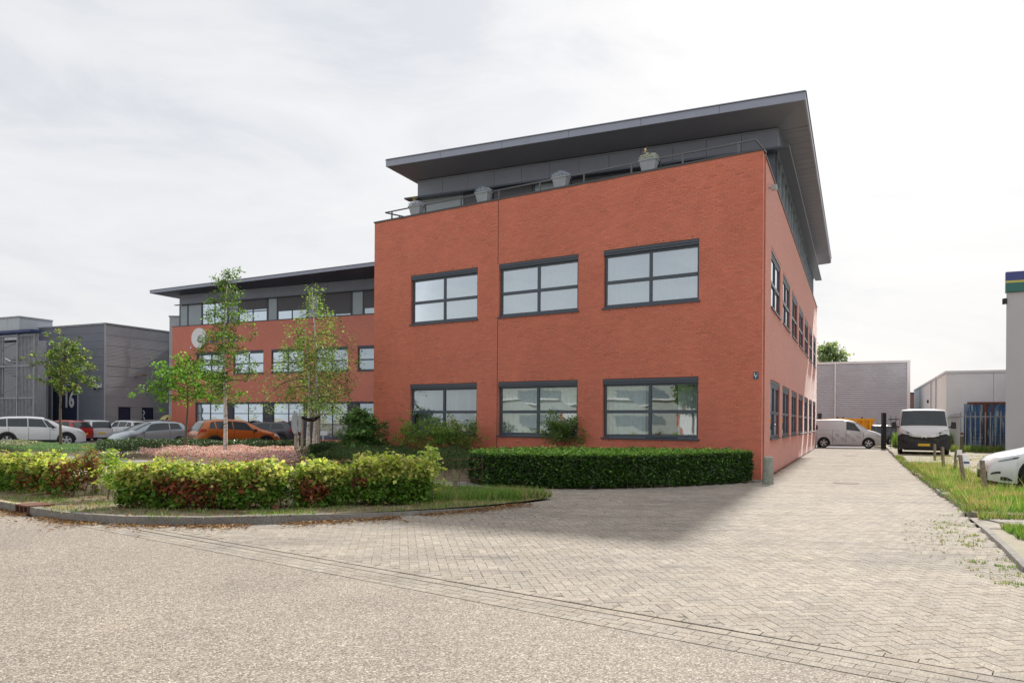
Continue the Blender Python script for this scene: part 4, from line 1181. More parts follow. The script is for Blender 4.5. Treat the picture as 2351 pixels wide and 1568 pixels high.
# stairs
cst = FTw(3.9, -1.4, 0)
b = MB(tower); b.tube([(cst[0], cst[1], 0), (cst[0], cst[1], 7.2)], .12, 8); b.build("newel", M['grille'], tower)
for i in range(34):
    t = i * .36; z_ = .2 + i * .2
    b = MB(tower); p1 = (cst[0] + 1.25 * math.cos(t), cst[1] + 1.25 * math.sin(t)); p2 = (cst[0] + 1.25 * math.cos(t + .33), cst[1] + 1.25 * math.sin(t + .33))
    b.prism([(cst[0], cst[1]), p1, p2], z_, z_ + .04); b.build("tread", M['grille'], tower)
b = MB(tower); b.tube([(cst[0] + 1.3 * math.cos(i * .36), cst[1] + 1.3 * math.sin(i * .36), 1.2 + i * .2) for i in range(34)], .03, 6); b.build("stair_rail", M['grille'], tower)
b = MB(tower); b.fbox(FTw, -.25, 14, -.6, .5, TZ + .05, TZ + .24); b.build("blue_roof_edge", M['blue'], tower)
uh = thing("rooftop_unit", tuple(FG1(24, -4, HG)), "light grey sheet clad rooftop block above the blue edge at the far left", "building")
q = AT(44.5, 742, 66)
FUH = frame((q.x, 66, 0), E1, N1)
zt_ = AT(44, 729, 66).z
for r_ in range(2):
    for k in range(3):
        b = MB(uh); b.fbox(FUH, k * 1.6 + .015, (k + 1) * 1.6 - .015, -3, 0, TZ + .3 + r_ * (zt_ - TZ - .3) / 2 + .012, TZ + .3 + (r_ + 1) * (zt_ - TZ - .3) / 2); b.build("cladding_panel", M['lightgrey'], uh)
b = MB(uh); b.fbox(FUH, -.06, 5, -3, .06, zt_, zt_ + .14); b.build("roof_edge", M['grille'], uh)

# ---- right side
# grey corrugated hall
HC = AT(2086, 973, 66.0); HC.z = 0; FH = frame(HC, E1, N1)
hall = thing("corrugated_hall", tuple(HC), "light grey corrugated metal hall behind the gate with a white downpipe", "building")
b = MB(hall); b.fbox(FH, 0, 26, -20, -.02, -.05, 7.0); b.build("core", M['lightgrey'], hall)
M['corr'] = mat("corrugated_steel", (.50, .51, .545), .45, .0, var=.06, scale=.8)
nr = 38; pr = 7.0 / nr
for i in range(nr):
    b = MB(hall); z0 = i * pr
    b.face([FH(0, .0, z0), FH(26, .0, z0), FH(26, .055, z0 + pr * .3), FH(0, .055, z0 + pr * .3)]); b.face([FH(0, .055, z0 + pr * .3), FH(26, .055, z0 + pr * .3), FH(26, .055, z0 + pr * .6), FH(0, .055, z0 + pr * .6)])
    b.face([FH(0, .055, z0 + pr * .6), FH(26, .055, z0 + pr * .6), FH(26, .0, z0 + pr), FH(0, .0, z0 + pr)]); b.build("corrugation", M['corr'], hall)
b = MB(hall); b.fbox(FH, -.12, 26, -.1, .12, 7.0, 7.18); b.build("roof_edge", M['whitem'], hall)
b = MB(hall); b.fbox(FH, -.10, .14, -.1, .11, 0, 7.0); b.build("corner_trim", M['whitem'], hall)
ap = dx(FH, 1917); b = MB(hall); b.tube([FH(ap, .16, 0), FH(ap, .16, 7.0)], .06, 8); b.build("downpipe", M['whitem'], hall)
# brown building far behind
bb_ = thing("brown_building", AT(2092, 960, 95), "strip of brown brick building between the grey hall and the white shed", "building")
b = MB(bb_); q = AT(2080, 973, 95); q2 = AT(2120, 973, 95); b.box(q.x, q2.x, 95, 110, -.05, AT(2092, 905, 95).z); b.build("wall", mat("brown_brick", (.17, .09, .07), .8), bb_)
b = MB(bb_); b.box(q.x - .1, q2.x + .1, 94.9, 110, AT(2092, 905, 95).z, AT(2092, 905, 95).z + .25); b.build("roof_edge", M['coping'], bb_)
# white shed
SC = AT(2172, 974, 49.0); SC.z = 0; FS1 = frame(SC, FRR, N1); FS2 = frame(SC, E2, E1)
shed = thing("white_shed", tuple(SC), "low white panelled shed behind the parked van and steel fence", "building")
HS = 4.90
b = MB(shed); b.fbox(FS1, .05, 14, -28, -.06, -.05, HS); b.build("core", M['white'], shed)
for i in range(5):
    b = MB(shed); b.fbox(FS1, .03 + i * 2.6, .0 + (i + 1) * 2.6, -.05, .0, 0, HS - .02); b.build("wall_panel", M['white'], shed)
for i in range(10):
    b = MB(shed); b.fbox(FS2, .03 + i * 3.0, (i + 1) * 3.0, -.05, .0, 0, HS - .02); b.build("wall_panel", M['white'], shed)
b = MB(shed); b.fbox(FS1, -.05, 14, -.1, .06, HS, HS + .16); b.fbox(FS2, -.04, 30, -.1, .06, HS + .001, HS + .159); b.build("roof_edge", M['whitem'], shed)
for a_ in (5.6, 9.5, 20.5):
    b = MB(shed); b.tube([FS2(a_, .12, .1), FS2(a_, .12, HS)], .05, 8); b.build("downpipe", M['lightgrey'], shed)
b = MB(shed); b.fbox(FS2, 13, 13.15, .01, .12, 3.3, 3.55); b.build("wall_lamp", M['black'], shed)
# tall white building at the right edge
TC = AT(2308.6, 974, 37.0); TC.z = 0
FTb = frame(TC, FRR, N1)
tall = thing("tall_white_building", tuple(TC), "tall white rendered building at the right edge with blue, yellow and green stripes on top", "building")
zs0 = AT(2310, 672, 37).z; zs1 = AT(2310, 625.5, 37).z
sv = Vector((TC.x, TC.y, 0)).normalized()
back = TC + sv * 18 + Vector((1.5, 0, 0)); fr = Vector(FTb(14, 0, 0))
b = MB(tall); b.prism([tuple(TC[:2]), tuple(fr[:2]), tuple((fr + E2 * 18)[:2]), tuple(back[:2])], -.05, zs0); b.build("wall", mat("pale_grey_render", (.52, .52, .55), .8, var=.04, scale=.6), tall)
hh = zs1 - zs0
for nme, c_, t0, t1 in (("green_stripe", (.035, .16, .14), 0.02, .46), ("yellow_stripe", (.55, .50, .10), .46, .565), ("blue_stripe", (.055, .07, .25), .565, 1)):
    b = MB(tall); b.prism([tuple((TC + FRR * -.05 + N1 * .12)[:2]), tuple((fr + N1 * .12)[:2]), tuple((fr + N1 * -.3)[:2]), tuple((TC + FRR * -.0 + N1 * -.4)[:2])], zs0 + hh * t0, zs0 + hh * t1)
    b.build(nme, mat(nme, c_, .45, var=.03), tall)
b = MB(tall); q = AT(2306.8, 692, 37); b.box(q.x - .06, q.x + .06, 36.9, 37.1, q.z - .14, q.z + .14); b.build("side_lamp", M['black'], tall)

# ---- gate, fences
gate = thing("sliding_gate", tuple(G(2028.5, 1031)), "black steel gate standing open beside the driveway with thick black posts", "gate")
gp = [G(1881, 1026), G(2028.5, 1031)]
for q in gp:
    b = MB(gate); b.box(q.x - .11, q.x + .11, q.y - .11, q.y + .11, -.02, 2.28); b.build("post", M['black'], gate)
gs = Vector((gp[1].x + .2, gp[1].y - .2, 0)); FGt = frame(gs, FRR, N1)
b = MB(gate); b.fbox(FGt, 0, 3.0, -.02, .02, .18, .24); b.fbox(FGt, 0, 3.0, -.02, .02, 1.85, 1.91); b.build("gate_rail", M['black'], gate)
for i in range(10):
    b = MB(gate); b.fbox(FGt, .12 + i * .28, .15 + i * .28, -.0185, .0185, .05, 2.1); b.build("bar", M['black'], gate)
b = MB(gate); b.fbox(FGt, .55, 1.5, .03, .05, 1.55, 1.85); b.build("gate_sign", M['whitem'], gate)
b = MB(gate); q = gp[0]; b.box(q.x - .14, q.x - .10, q.y - .2, q.y + .2, 1.7, 1.95); b.build("gate_lock", M['black'], gate)
# palisade fence on the right
pf = thing("palisade_fence", tuple(G(2240, 1036, .1)), "grey galvanised palisade fence in front of the rusty blue container", "fence")
pa_ = G(2204, 1035, .1); pb_ = G(2309, 1037.5, .1); dpf = (pb_ - pa_).normalized(); Lpf = (pb_ - pa_).length
npf = Vector((dpf.y, -dpf.x, 0)); FPf = frame((pa_.x, pa_.y, 0), dpf, npf)
for i in range(int(Lpf / .235) + 1):
    b = MB(pf); a_ = i * .235; b.fbox(FPf, a_, a_ + .055, -.01, .012, .1, 2.28); b.build("pale", M['grille'], pf)
for z_ in (.32, 2.0): b = MB(pf); b.fbox(FPf, 0, Lpf, -.05, -.011, z_, z_ + .06); b.build("rail", M['grille'], pf)
sgp = thing("side_gate", tuple(G(2180, 1030, .1)), "light grey solid panel gate leaf joining the palisade fence behind the van", "gate")
p2 = G(2172, 1025, .1); dd = (pa_ - p2).normalized(); Ls = (pa_ - p2).length; Fs = frame((p2.x, p2.y, 0), dd, Vector((dd.y, -dd.x, 0)))
for i in range(3): b = MB(sgp); b.fbox(Fs, i * Ls / 3 + .01, (i + 1) * Ls / 3 - .01, -.02, .0, .2, 2.22); b.build("panel", M['lightgrey'], sgp)
b = MB(sgp); b.fbox(Fs, 0, Ls, .001, .04, 2.0, 2.06); b.fbox(Fs, 0, Ls, .001, .04, .25, .31); b.build("rail", M['grille'], sgp)
# container
co = AT(2221, 975, 42.6); ct = thing("shipping_container", (co.x, co.y, .1), "rusty blue shipping container with peeling paint behind the palisade fence", "container")
Fc = frame((co.x, co.y, 0), FRR, N1)
M['contblue'] = None
def cont_mat():
    m, n, l, p, o = new_mat("peeling_blue_paint")
    v = obj_vec(n); mp_ = n.new("ShaderNodeMapping"); mp_.inputs["Scale"].default_value = (4, 4, .7); l.new(v, mp_.inputs[0])
    c = ramp(n, l, nz(n, l, 1.3, 7, .65, mp_.outputs[0], .3), [(.33, (.16, .06, .04)), (.40, (.035, .10, .24)), (.52, (.06, .14, .29)), (.57, (.24, .36, .44)), (.68, (.50, .58, .55))])
    l.new(c, p.inputs["Base Color"]); p.inputs["Roughness"].default_value = .6; return m
M['contblue'] = cont_mat()
cw = 4.2; nn = 13
b = MB(ct); b.fbox(Fc, .1, cw, -2.44, -.06, .12, 2.80); b.build("body", M['contblue'], ct)
for i in range(nn):
    a0 = .12 + i * (cw - .15) / nn; w_ = (cw - .15) / nn
    b = MB(ct); b.hexa([Fc(a0, -.055, .2), Fc(a0 + w_ * .8, -.055, .2), Fc(a0 + w_ * .62, .0, .2), Fc(a0 + w_ * .18, .0, .2), Fc(a0, -.055, 2.72), Fc(a0 + w_ * .8, -.055, 2.72), Fc(a0 + w_ * .62, .0, 2.72), Fc(a0 + w_ * .18, .0, 2.72)])
    b.build("corrugation", M['rust'] if i == 2 else M['contblue'], ct)
b = MB(ct); b.fbox(Fc, 0, cw, -.1, .02, 2.725, 2.86); b.fbox(Fc, 0, cw, -.1, .02, .08, .195); b.build("frame_rail", M['rust'], ct)
b = MB(ct); b.fbox(Fc, 0, .115, -.12, .025, .2, 2.72); b.build("corner_post", M['contblue'], ct)
lad = thing("leaning_trolley", Fc(.5, .5, .1), "dark blue slatted frame leaning against the left end of the container", "trolley")
for k in range(2): b = MB(lad); b.tube([Fc(.15 + .6 * k, .75, .12), Fc(.25 + .55 * k, .15, 1.25)], .02, 6); b.build("upright", M['navy'], lad)
for k in range(6): b = MB(lad); t = k / 5; b.tube([Fc(.15 + .1 * t, .75 - .6 * t, .16 + 1.0 * t), Fc(.75 + .05 * t, .75 - .6 * t, .16 + 1.0 * t)], .018, 6); b.build("rung", M['navy'], lad)
dp = thing("rubble_pile", Fc(2.2, .6, .1), "low pile of wire cages and dry stalks in front of the container", "wire cage")
for k in range(9): b = MB(dp); b.tube([Fc(1.1 + k * .3, .55, .12), Fc(1.1 + k * .3, .55, 1.0)], .010, 5); b.build("wire", M['grille'], dp)
for k in range(6): b = MB(dp); b.tube([Fc(1.1, .57, .2 + k * .16), Fc(3.5, .57, .2 + k * .16)], .010, 5); b.build("wire", M['grille'], dp)
lb = thing("short_bollard", tuple(G(2219, 1036, .1)), "short olive steel bollard lamp in front of the side gate", "bollard")
q = G(2208, 1038, .1); b = MB(lb); b.lathe(q, [(.085, 0), (.085, .86)], 12); b.build("post", mat("olive_post", (.12, .11, .07), .6), lb)
b = MB(lb); b.lathe(q, [(.088, .861), (.088, .93)], 12); b.build("band", M['lightgrey'], lb)
b = MB(lb); b.lathe(q, [(.08, .931), (.08, 1.02), (.05, 1.06)], 12); b.build("cap", M['rust'], lb)

# skip behind the gate
sk_ = G(2004, 1018); skp = thing("skip", AT(1953, 990, 56), "yellow steel waste skip in front of the corrugated hall", "skip")
qa, qb = AT(1902, 961, 56), AT(2004, 961, 56); 
b = MB(skp); zt_ = qa.z
b.hexa([(qa.x + .4, 56, .1), (qb.x - .3, 56, .1), (qb.x - .3, 58, .1), (qa.x + .4, 58, .1), (qa.x, 55.8, zt_), (qb.x, 55.8, zt_), (qb.x, 58.2, zt_), (qa.x, 58.2, zt_)]); b.build("hull", M['yellow'], skp)
b = MB(skp); b.box(qa.x - .05, qb.x + .05, 55.7, 55.8, zt_ - .12, zt_ + .02); b.build("top_rail", M['yellow'], skp)
for k in range(6): b = MB(skp); x_ = qa.x + .3 + k * (qb.x - qa.x - .7) / 5; b.box(x_, x_ + .12, 55.68, 55.95, .4, zt_ - .13); b.build("rib", M['yellow'], skp)
for k in (.15, .28, .7): b = MB(skp); x_ = qa.x + k * (qb.x - qa.x); b.box(x_, x_ + .12, 55.7, 55.8, zt_ + .02, zt_ + .12); b.build("hook", M['rust'], skp)

# stone bollard by the corner
q = G(1763.5, 1110.5); sb_ = thing("stone_bollard", tuple(q), "round lichened concrete bollard at the brick corner of the office", "bollard")
b = MB(sb_); b.lathe(q, [(.145, -.02), (.14, .08), (.128, .3), (.122, .66), (.112, .695), (.08, .71)], 20); b.build("shaft", M['concrete'], sb_, smooth=False)
# kerb-like edging stones at hedge end
es = thing("edging_stone", tuple(G(1735, 1108)), "short loose concrete edging stone between hedge and stone bollard", "stone")
q = G(1741, 1106); b = MB(es); F_ = frame(q, Vector((.75, .66, 0)), Vector((.66, -.75, 0))); b.fbox(F_, -.3, .35, -.05, .05, -.01, .05); b.build("stone", M['kerb'], es)

# wooden posts on the right bank
def wpost(ub, vb, ut, vt, label, w=.075, sign=None):
    q = G(ub, vb, .1); t = AT(ut, vt, q.y + random.uniform(-.05, .05))
    o = thing("wooden_post", tuple(q), label, "post", "weathered wooden posts on the grass bank")
    d = (t - q).normalized(); s = Vector((1, .15, 0)).normalized(); f = Vector((-.15, 1, 0)).normalized()
    b = MB(o); q2 = q - d * .12
    b.hexa([tuple(p_ + s * sx * w / 2 + f * sy * w / 2) for p_ in (q2, t) for sx, sy in ((-1, -1), (1, -1), (1, 1), (-1, 1))]); b.build("shaft", M['wood'], o)
    if sign:
        c = t - d * .14 + f * -.06 + s * sign
        b = MB(o); b.hexa([tuple(c + s * x + d * z + f * y) for z in (-.16, .15) for x, y in ((-.085, -.006), (.085, -.006), (.085, .006), (-.085, .006))]); sg_ = b.build("notice", M['whitem'], o)
        b = MB(o); b.hexa([tuple(c + s * x + d * z + f * y) for z in (-.08, -.03) for x, y in ((-.08, -.012), (.08, -.012), (.08, -.007), (-.08, -.007))]); b.build("blue_band", M['blue'], sg_)
def c5(x, y): return ((3100 + x / 2.6135) * .6122, (1600 + y / 2.6135) * .6122)
for (bx, by, tx, ty, lb, sgn) in ((1060, 322, 1060, 170, "wooden post nearest the white van, farthest back on the bank", None), (1145, 402, 1135, 200, "wooden post second from the white van on the bank", None),
                                 (1258, 440, 1275, 228, "wooden post leaning right with a white and blue notice", .05), (1345, 545, 1308, 275, "wooden post leaning left with a pale notice on its right edge", .10),
                                 (1552, 620, 1523, 328, "wooden post directly in front of the nose of the white saloon car", None)):
    wpost(*c5(bx, by), *c5(tx, ty), lb, sign=sgn)

# signs and stakes by the birch
def stake(u0, v0, u1, v1, Y, r, m, label, cat="stake", group=None):
    a = AT(u0, v0, Y); a.z = 0; t = AT(u1, v1, Y); o = thing("tree_stake", tuple(a), label, cat, group); b = MB(o); b.tube([a, t], [r, r * .95], 10); b.build("pole", m, o); return o
M['stake'] = mat("grey_stake_wood", (.40, .35, .29), .85, scale=12, col2=(.26, .22, .18))
s1 = stake(693, 1035, 694, 958, 27.2, .045, M['stake'], "round wooden tree stake left of the double birch", group="stakes tied to the double birch")
s2 = stake(731, 1035, 733, 948, 27.6, .05, M['stake'], "round wooden tree stake right of the double birch", group="stakes tied to the double birch")
bt = thing("tree_tie", AT(713, 960, 27.3), "black rubber band tying the birch trunks to the two stakes", "tree tie")
b = MB(bt); b.tube([AT(693, 957, 27.1), AT(703, 961.5, 27.2), AT(713, 963.5, 27.5), AT(723, 961, 27.3), AT(733, 956, 27.5)], .05, 8); b.tube([AT(693, 960, 27.3), AT(706, 966, 27.9), AT(720, 966, 28.3), AT(733, 960, 27.8)], .04, 8); b.build("band", M['black'], bt)
rs = thing("round_sign", AT(680, 1020, 29), "two rounded signs seen from behind on a short post by the birch", "sign")
b = MB(rs); b.tube([G(681, 1060), AT(680.5, 1000, 29)], .085, 8); b.build("post", M['stake'], rs)
for (u0, v0, rx, rz) in ((677, 971, .13, .42), (688, 972, .08, .34)):
    q = AT(u0, v0, 28.8); b = MB(rs)
    for i in range(20):
        t0, t1 = 2 * math.pi * i / 20, 2 * math.pi * (i + 1) / 20
        b.face([(q.x, q.y - .02, q.z), (q.x + rx * math.cos(t0), q.y - .02, q.z + rz * math.sin(t0)), (q.x + rx * math.cos(t1), q.y - .02, q.z + rz * math.sin(t1))])
        b.face([(q.x + rx * math.cos(t0), q.y - .02, q.z + rz * math.sin(t0)), (q.x + rx * math.cos(t1), q.y - .02, q.z + rz * math.sin(t1)), (q.x + rx * math.cos(t1), q.y + .04, q.z + rz * math.sin(t1)), (q.x + rx * math.cos(t0), q.y + .04, q.z + rz * math.sin(t0))])
    b.build("sign_plate", M['lightgrey'], rs)

# wire fence and posts by the front hedge
wfn = thing("wire_fence", (-1.6, 15.2, 0), "rusty wire mesh fence strip between the hedge end and leaning post", "fence")
wp = [Vector((-4.2, 13.9, 0)), Vector((-2.5, 14.55, 0)), Vector((-1.12, 15.45, 0)), Vector((-.62, 15.75, 0))]
for z_ in (.14, .36, .58, .80):
    b = MB(wfn); b.tube([q + Vector((0, 0, z_ + .012 * math.sin(q.x * 9 + z_ * 5) + (.05 if z_ == .58 and q.x > -.7 else 0))) for q in resample([(q.x, q.y) for q in wp], 16)], .0055, 5); b.build("wire", M['rust'], wfn)
for q in resample([(q.x, q.y) for q in wp], 24):
    b = MB(wfn); b.tube([q + Vector((0, 0, .1)), q + Vector((.01, 0, .83))], .0045, 5); b.build("wire", M['rust'], wfn)
def fpost(q, t, w, m, label):
    o = thing("fence_post", tuple(q), label, "post"); b = MB(o); s = Vector((1, 0, 0)); f = Vector((0, 1, 0))
    b.hexa([tuple(p_ + s * sx * w / 2 + f * sy * w / 2) for p_ in (Vector(q) - Vector((0, 0, .05)), Vector(t)) for sx, sy in ((-1, -1), (1, -1), (1, 1), (-1, 1))]); b.build("shaft", m, o)
q = G(1051, 1143); fpost(q, AT(1041, 1078, q.y), .09, M['greenwood'], "leaning mossy wooden post at the end of the wire fence")
q = G(957, 1128); fpost(q, AT(958, 1079, q.y), .09, M['stake'], "upright pale wooden post behind the hedge sapling")
q = G(222, 1146); fpost(q, AT(221, 1078, q.y), .11, M['stake'], "short pale wooden post in the gap of the front hedge")

# ================================================================== ACROSS THE STREET (seen in the window glass)
OP = Vector((-47, -8, 0)); on = Vector((.864, .508, 0)).normalized(); od = Vector((-on.y, on.x, 0)); FO = frame(OP, od, on)
opp = thing("street_building", tuple(OP), "grey and white commercial building across the street with red framed doors", "building")
b = MB(opp); b.fbox(FO, -26, 16, -14, 0, -.05, 6.4); b.build("wall", mat("street_grey_wall", (.42, .45, .42), .8), opp)
b = MB(opp); b.fbox(FO, -26.2, 16.2, -14, .15, 6.4, 6.75); b.build("roof_edge", M['whitem'], opp)
for a_ in (-20, -8, 4):
    b = MB(opp); b.fbox(FO, a_ - 2.2, a_ + 2.2, .01, .12, 0, 3.6); b.build("door_frame", mat("red_frame", (.50, .14, .09), .5), opp)
    b = MB(opp); b.fbox(FO, a_ - 1.9, a_ + 1.9, .125, .16, 0, 3.3); b.build("roller_door", M['whitem'], opp)
for a_ in (-14, -2, 10):
    b = MB(opp); b.fbox(FO, a_ - 2.2, a_ + 2.2, .01, .06, 1.0, 2.6); b.fbox(FO, a_ - 2.2, a_ + 2.2, .01, .06, 4.0, 5.3); b.build("window_band", mat("street_window", (.22, .26, .28), .3), opp)
b = MB(opp); b.fbox(FO, -26, 16, .01, .3, 3.75, 3.9); b.build("cornice", M['whitem'], opp)
# ================================================================== VEHICLES
def lerp_tab(tab, x):
    if x <= tab[0][0]: return tab[0][1]
    for i in range(len(tab) - 1):
        if x <= tab[i + 1][0]:
            t = (x - tab[i][0]) / max(1e-6, tab[i + 1][0] - tab[i][0]); return tab[i][1] + t * (tab[i + 1][1] - tab[i][1])
    return tab[-1][1]
def smooth_tab(tab, x, w=.012):
    return (lerp_tab(tab, x - w) + 2 * lerp_tab(tab, x) + lerp_tab(tab, x + w)) / 4
def car(name, label, cat, loc, heading, L, W, H, top, belt, wheels, wr, paint, sidewins, ws, rw, clear=.2, plan=None, group=None,
        cladding=False, rim='rim', tumble=.22, front_plate=False, rear_plate=True, lights=True, roofmat=None, spokes=5, rear_light=(.0, .07, 2.3, 3.0), headl=(.90, .985, 2.35, 3.3), mirrors=True, seams=(), frontlow='plastic'):
    root = thing(name, tuple(loc), label, cat, group, rotz=heading)
    plan = plan or [(0, .84), (.02, .92), (.08, .975), (.25, 1), (.72, 1), (.86, .97), (.94, .90), (.98, .80), (1, .68)]
    zmaxbelt = max(b_[1] for b_ in belt)
    wx = [w_ * L for w_ in wheels]; arch = wr + .055
    def ring(x):
        f = x / L
        w = smooth_tab(plan, f) * W / 2; zt = smooth_tab(top, f); zs = smooth_tab(belt, f)
        zb = clear + .05 * max(0, (f - .93) / .07) + .06 * max(0, (.06 - f) / .06)
        for q in wx:
            if abs(x - q) < arch: zb = max(zb, wr + math.sqrt(max(0, arch ** 2 - (x - q) ** 2)))
        zb = min(zb, zt - .15)
        zse = min(zs, zt - .055); zse = max(zse, zb + .04)
        g = min(1, max(0, (zt - zse) / (H - zmaxbelt)))
        rwid = w * (.955 - tumble * g)
        lo = .93 if zb < wr else .99
        return [(w * lo, zb), (w * .99, zb + .35 * (zse - zb)), (w, zb + .7 * (zse - zb)), (w * .965, zse), (rwid, max(zse + .01, zt - .05)), (rwid * .93, zt - .012), (rwid * .5, zt + .008), (0, zt + .014)]
    def S(x, r):
        x = min(max(x, 0), L); R_ = ring(x); i = min(int(r), 6); t = r - i
        return Vector((x - L / 2, R_[i][0] * (1 - t) + R_[i + 1][0] * t, R_[i][1] * (1 - t) + R_[i + 1][1] * t))
    def side_y(x, z):
        R_ = ring(x)
        for i in range(4):
            if R_[i][1] <= z <= R_[i + 1][1]:
                t = (z - R_[i][1]) / max(1e-5, R_[i + 1][1] - R_[i][1]); return R_[i][0] * (1 - t) + R_[i + 1][0] * t
        return R_[2][0]
    xs = sorted({0, L, *[i * L / 60 for i in range(61)], *[q + s * arch * c for q in wx for s in (-1, 1) for c in (.999, 1.001, .93, .8, .6, .35)], .004 * L, .01 * L, .99 * L, .996 * L})
    xs = [x for x in xs if 0 <= x <= L]
    b = MB(root); rows = []
    for x in xs:
        R_ = ring(x); e_ = 1.0
        pts = [(x - L / 2, y * e_, z) for y, z in R_] + [(x - L / 2, -y * e_, z) for y, z in R_[-2::-1]]
        rows.append([b.p(*q) for q in pts])
    for i in range(len(rows) - 1):
        for j in range(14): b.f.append([rows[i][j], rows[i][j + 1], rows[i + 1][j + 1], rows[i + 1][j]]); b.mi.append(1 if (roofmat and 5 <= j <= 8 and top and xs[i] / L > rw[0] and xs[i] / L < ws[1] and ring(xs[i])[7][1] > zmaxbelt + .25) else 0)
    b.f.append(rows[0][::-1]); b.mi.append(0); b.f.append(rows[-1]); b.mi.append(0)
    body = b.build("body", [paint] + ([roofmat] if roofmat else []), root, smooth=True)
    def patch(nm, xa, xb, ra, rb, m, par=root, nx=8, nr=3, off=.006, xat=None, xbt=None, sides=(1, -1), join=False, one=False):
        """surface patch; xa..xb along the car at ring ra, xat..xbt at ring rb"""
        xat = xa if xat is None else xat; xbt = xb if xbt is None else xbt; obs = []
        bb = MB(root)
        for sd_ in sides:
            if not join: bb = MB(root)
            idx = []
            for i in range(nx + 1):
                r_ = []
                for j in range(nr + 1):
                    v = j / nr; u = i / nx; x = ((xa + (xat - xa) * v) * (1 - u) + (xb + (xbt - xb) * v) * u) * L; r = ra + (rb - ra) * v
                    P = S(x, r); dx_ = S(x + .02, r) - S(x - .02, r); dr_ = S(x, min(7, r + .05)) - S(x, max(0, r - .05)); N = dx_.cross(dr_)
                    if N.length < 1e-8: N = Vector((0, 1, 0))
                    N.normalize()
                    if N.dot(Vector((P.x * .6, P.y, P.z - .5 * H))) < 0: N = -N
                    P = P + N * off; r_.append(bb.p(P.x, P.y * sd_, P.z))
                idx.append(r_)
            for i in range(nx):
                for j in range(nr): bb.f.append([idx[i][j], idx[i + 1][j], idx[i + 1][j + 1], idx[i][j + 1]]); bb.mi.append(0)
            if not join: obs.append(bb.build(nm, m, par, smooth=True))
        if join: obs.append(bb.build(nm, m, par, smooth=True))
        return obs
    for w_ in sidewins: patch("side_window", w_[0], w_[1], 3.10, 3.90, M['autoglass'], xat=w_[2], xbt=w_[3], nx=6)
    if ws: patch("windscreen", ws[0], ws[1], 4.5, 7, M['autoglass'], nx=6, nr=5, join=True, off=.012)
    if rw: patch("rear_window", rw[0], rw[1], 4.5, 7, M['autoglass'], nx=6, nr=5, join=True, off=.012)
    if lights:
        patch("headlight", headl[0], headl[1], headl[2], headl[3], M['headlight'], nx=5, off=.008)
        patch("tail_light", rear_light[0], rear_light[1], rear_light[2], rear_light[3], M['taillight'], nx=4, off=.008)
    for s_ in seams: patch("door_seam", s_, s_ + .012 / L * 1.2, .4, 3.02, M['plastic'], nx=1, nr=13, off=.007, join=True)
    for k, s_ in enumerate(seams[1:] if len(seams) > 1 else ()):
        patch("door_handle", s_ + .015, s_ + .05, 2.62, 2.74, M['chrome'], nx=2, nr=1, off=.02)
    if cladding:
        patch("side_skirt", (wx[0] + arch) / L, (wx[1] - arch) / L, 0, .55, M['plastic'], nx=6, off=.012, join=True)
        for q in wx:
            for sd_ in (1, -1):
                bb = MB(root); pr = None
                for i in range(15):
                    t = math.pi * i / 14; cur = []
                    for rr in (arch - .005, arch + .07):
                        x = q + rr * math.cos(t); z = wr + rr * math.sin(t); z = max(z, clear); cur.append(bb.p(x - L / 2, sd_ * (side_y(min(max(x, 0), L), z) + .012), z))
                    if pr: bb.f.append([pr[0], cur[0], cur[1], pr[1]]); bb.mi.append(0)
                    pr = cur
                bb.build("arch_trim", M['plastic'], root)
    # dark underside and wheel wells
    bb = MB(root); bb.box(-L / 2 + .15, L / 2 - .15, -W / 2 + .26, W / 2 - .26, clear - .02, clear + .35)
    for q in wx: bb.box(q - L / 2 - arch * .97, q - L / 2 + arch * .97, -W / 2 + .075, W / 2 - .075, wr + .02, wr + arch - .03)
    bb.build("underbody", M['plastic'], root)
    # bumper details
    zf = clear + .05
    bb = MB(root); yw = W / 2 * .62; bb.hexa([(L / 2 - .03, -yw, zf), (L / 2 - .03, yw, zf), (L / 2 + .012, yw * .95, zf), (L / 2 + .012, -yw * .95, zf), (L / 2 - .03, -yw, zf + .2), (L / 2 - .03, yw, zf + .2), (L / 2 + .006, yw * .9, zf + .2), (L / 2 + .006, -yw * .9, zf + .2)]); bb.build("lower_grille", M[frontlow], root)
    if front_plate: bb = MB(root); bb.box(L / 2 + .013, L / 2 + .03, -.26, .26, clear + .16, clear + .27); bb.build("number_plate", M['plate'], root)
    if rear_plate: bb = MB(root); bb.box(-L / 2 - .02, -L / 2 - .004, -.26, .26, clear + .30, clear + .41); bb.build("number_plate", M['plate'], root)
    if mirrors:
        xm = ws[1] * L - .12 if ws else .7 * L
        zz = lerp_tab(belt, xm / L - .04)
        for sd_ in (1, -1):
            bb = MB(root); c_ = Vector((xm - .25 - L / 2, sd_ * (W / 2 + .07), zz + .07))
            bb.hexa([(c_.x - .06, c_.y - .10, c_.z - .06), (c_.x + .06, c_.y - .09, c_.z - .05), (c_.x + .06, c_.y + .08, c_.z - .04), (c_.x - .06, c_.y + .09, c_.z - .06), (c_.x - .05, c_.y - .10, c_.z + .06), (c_.x + .04, c_.y - .08, c_.z + .05), (c_.x + .04, c_.y + .07, c_.z + .05), (c_.x - .05, c_.y + .09, c_.z + .06)])
            bb.build("mirror", M['plastic'] if cladding else paint, root)
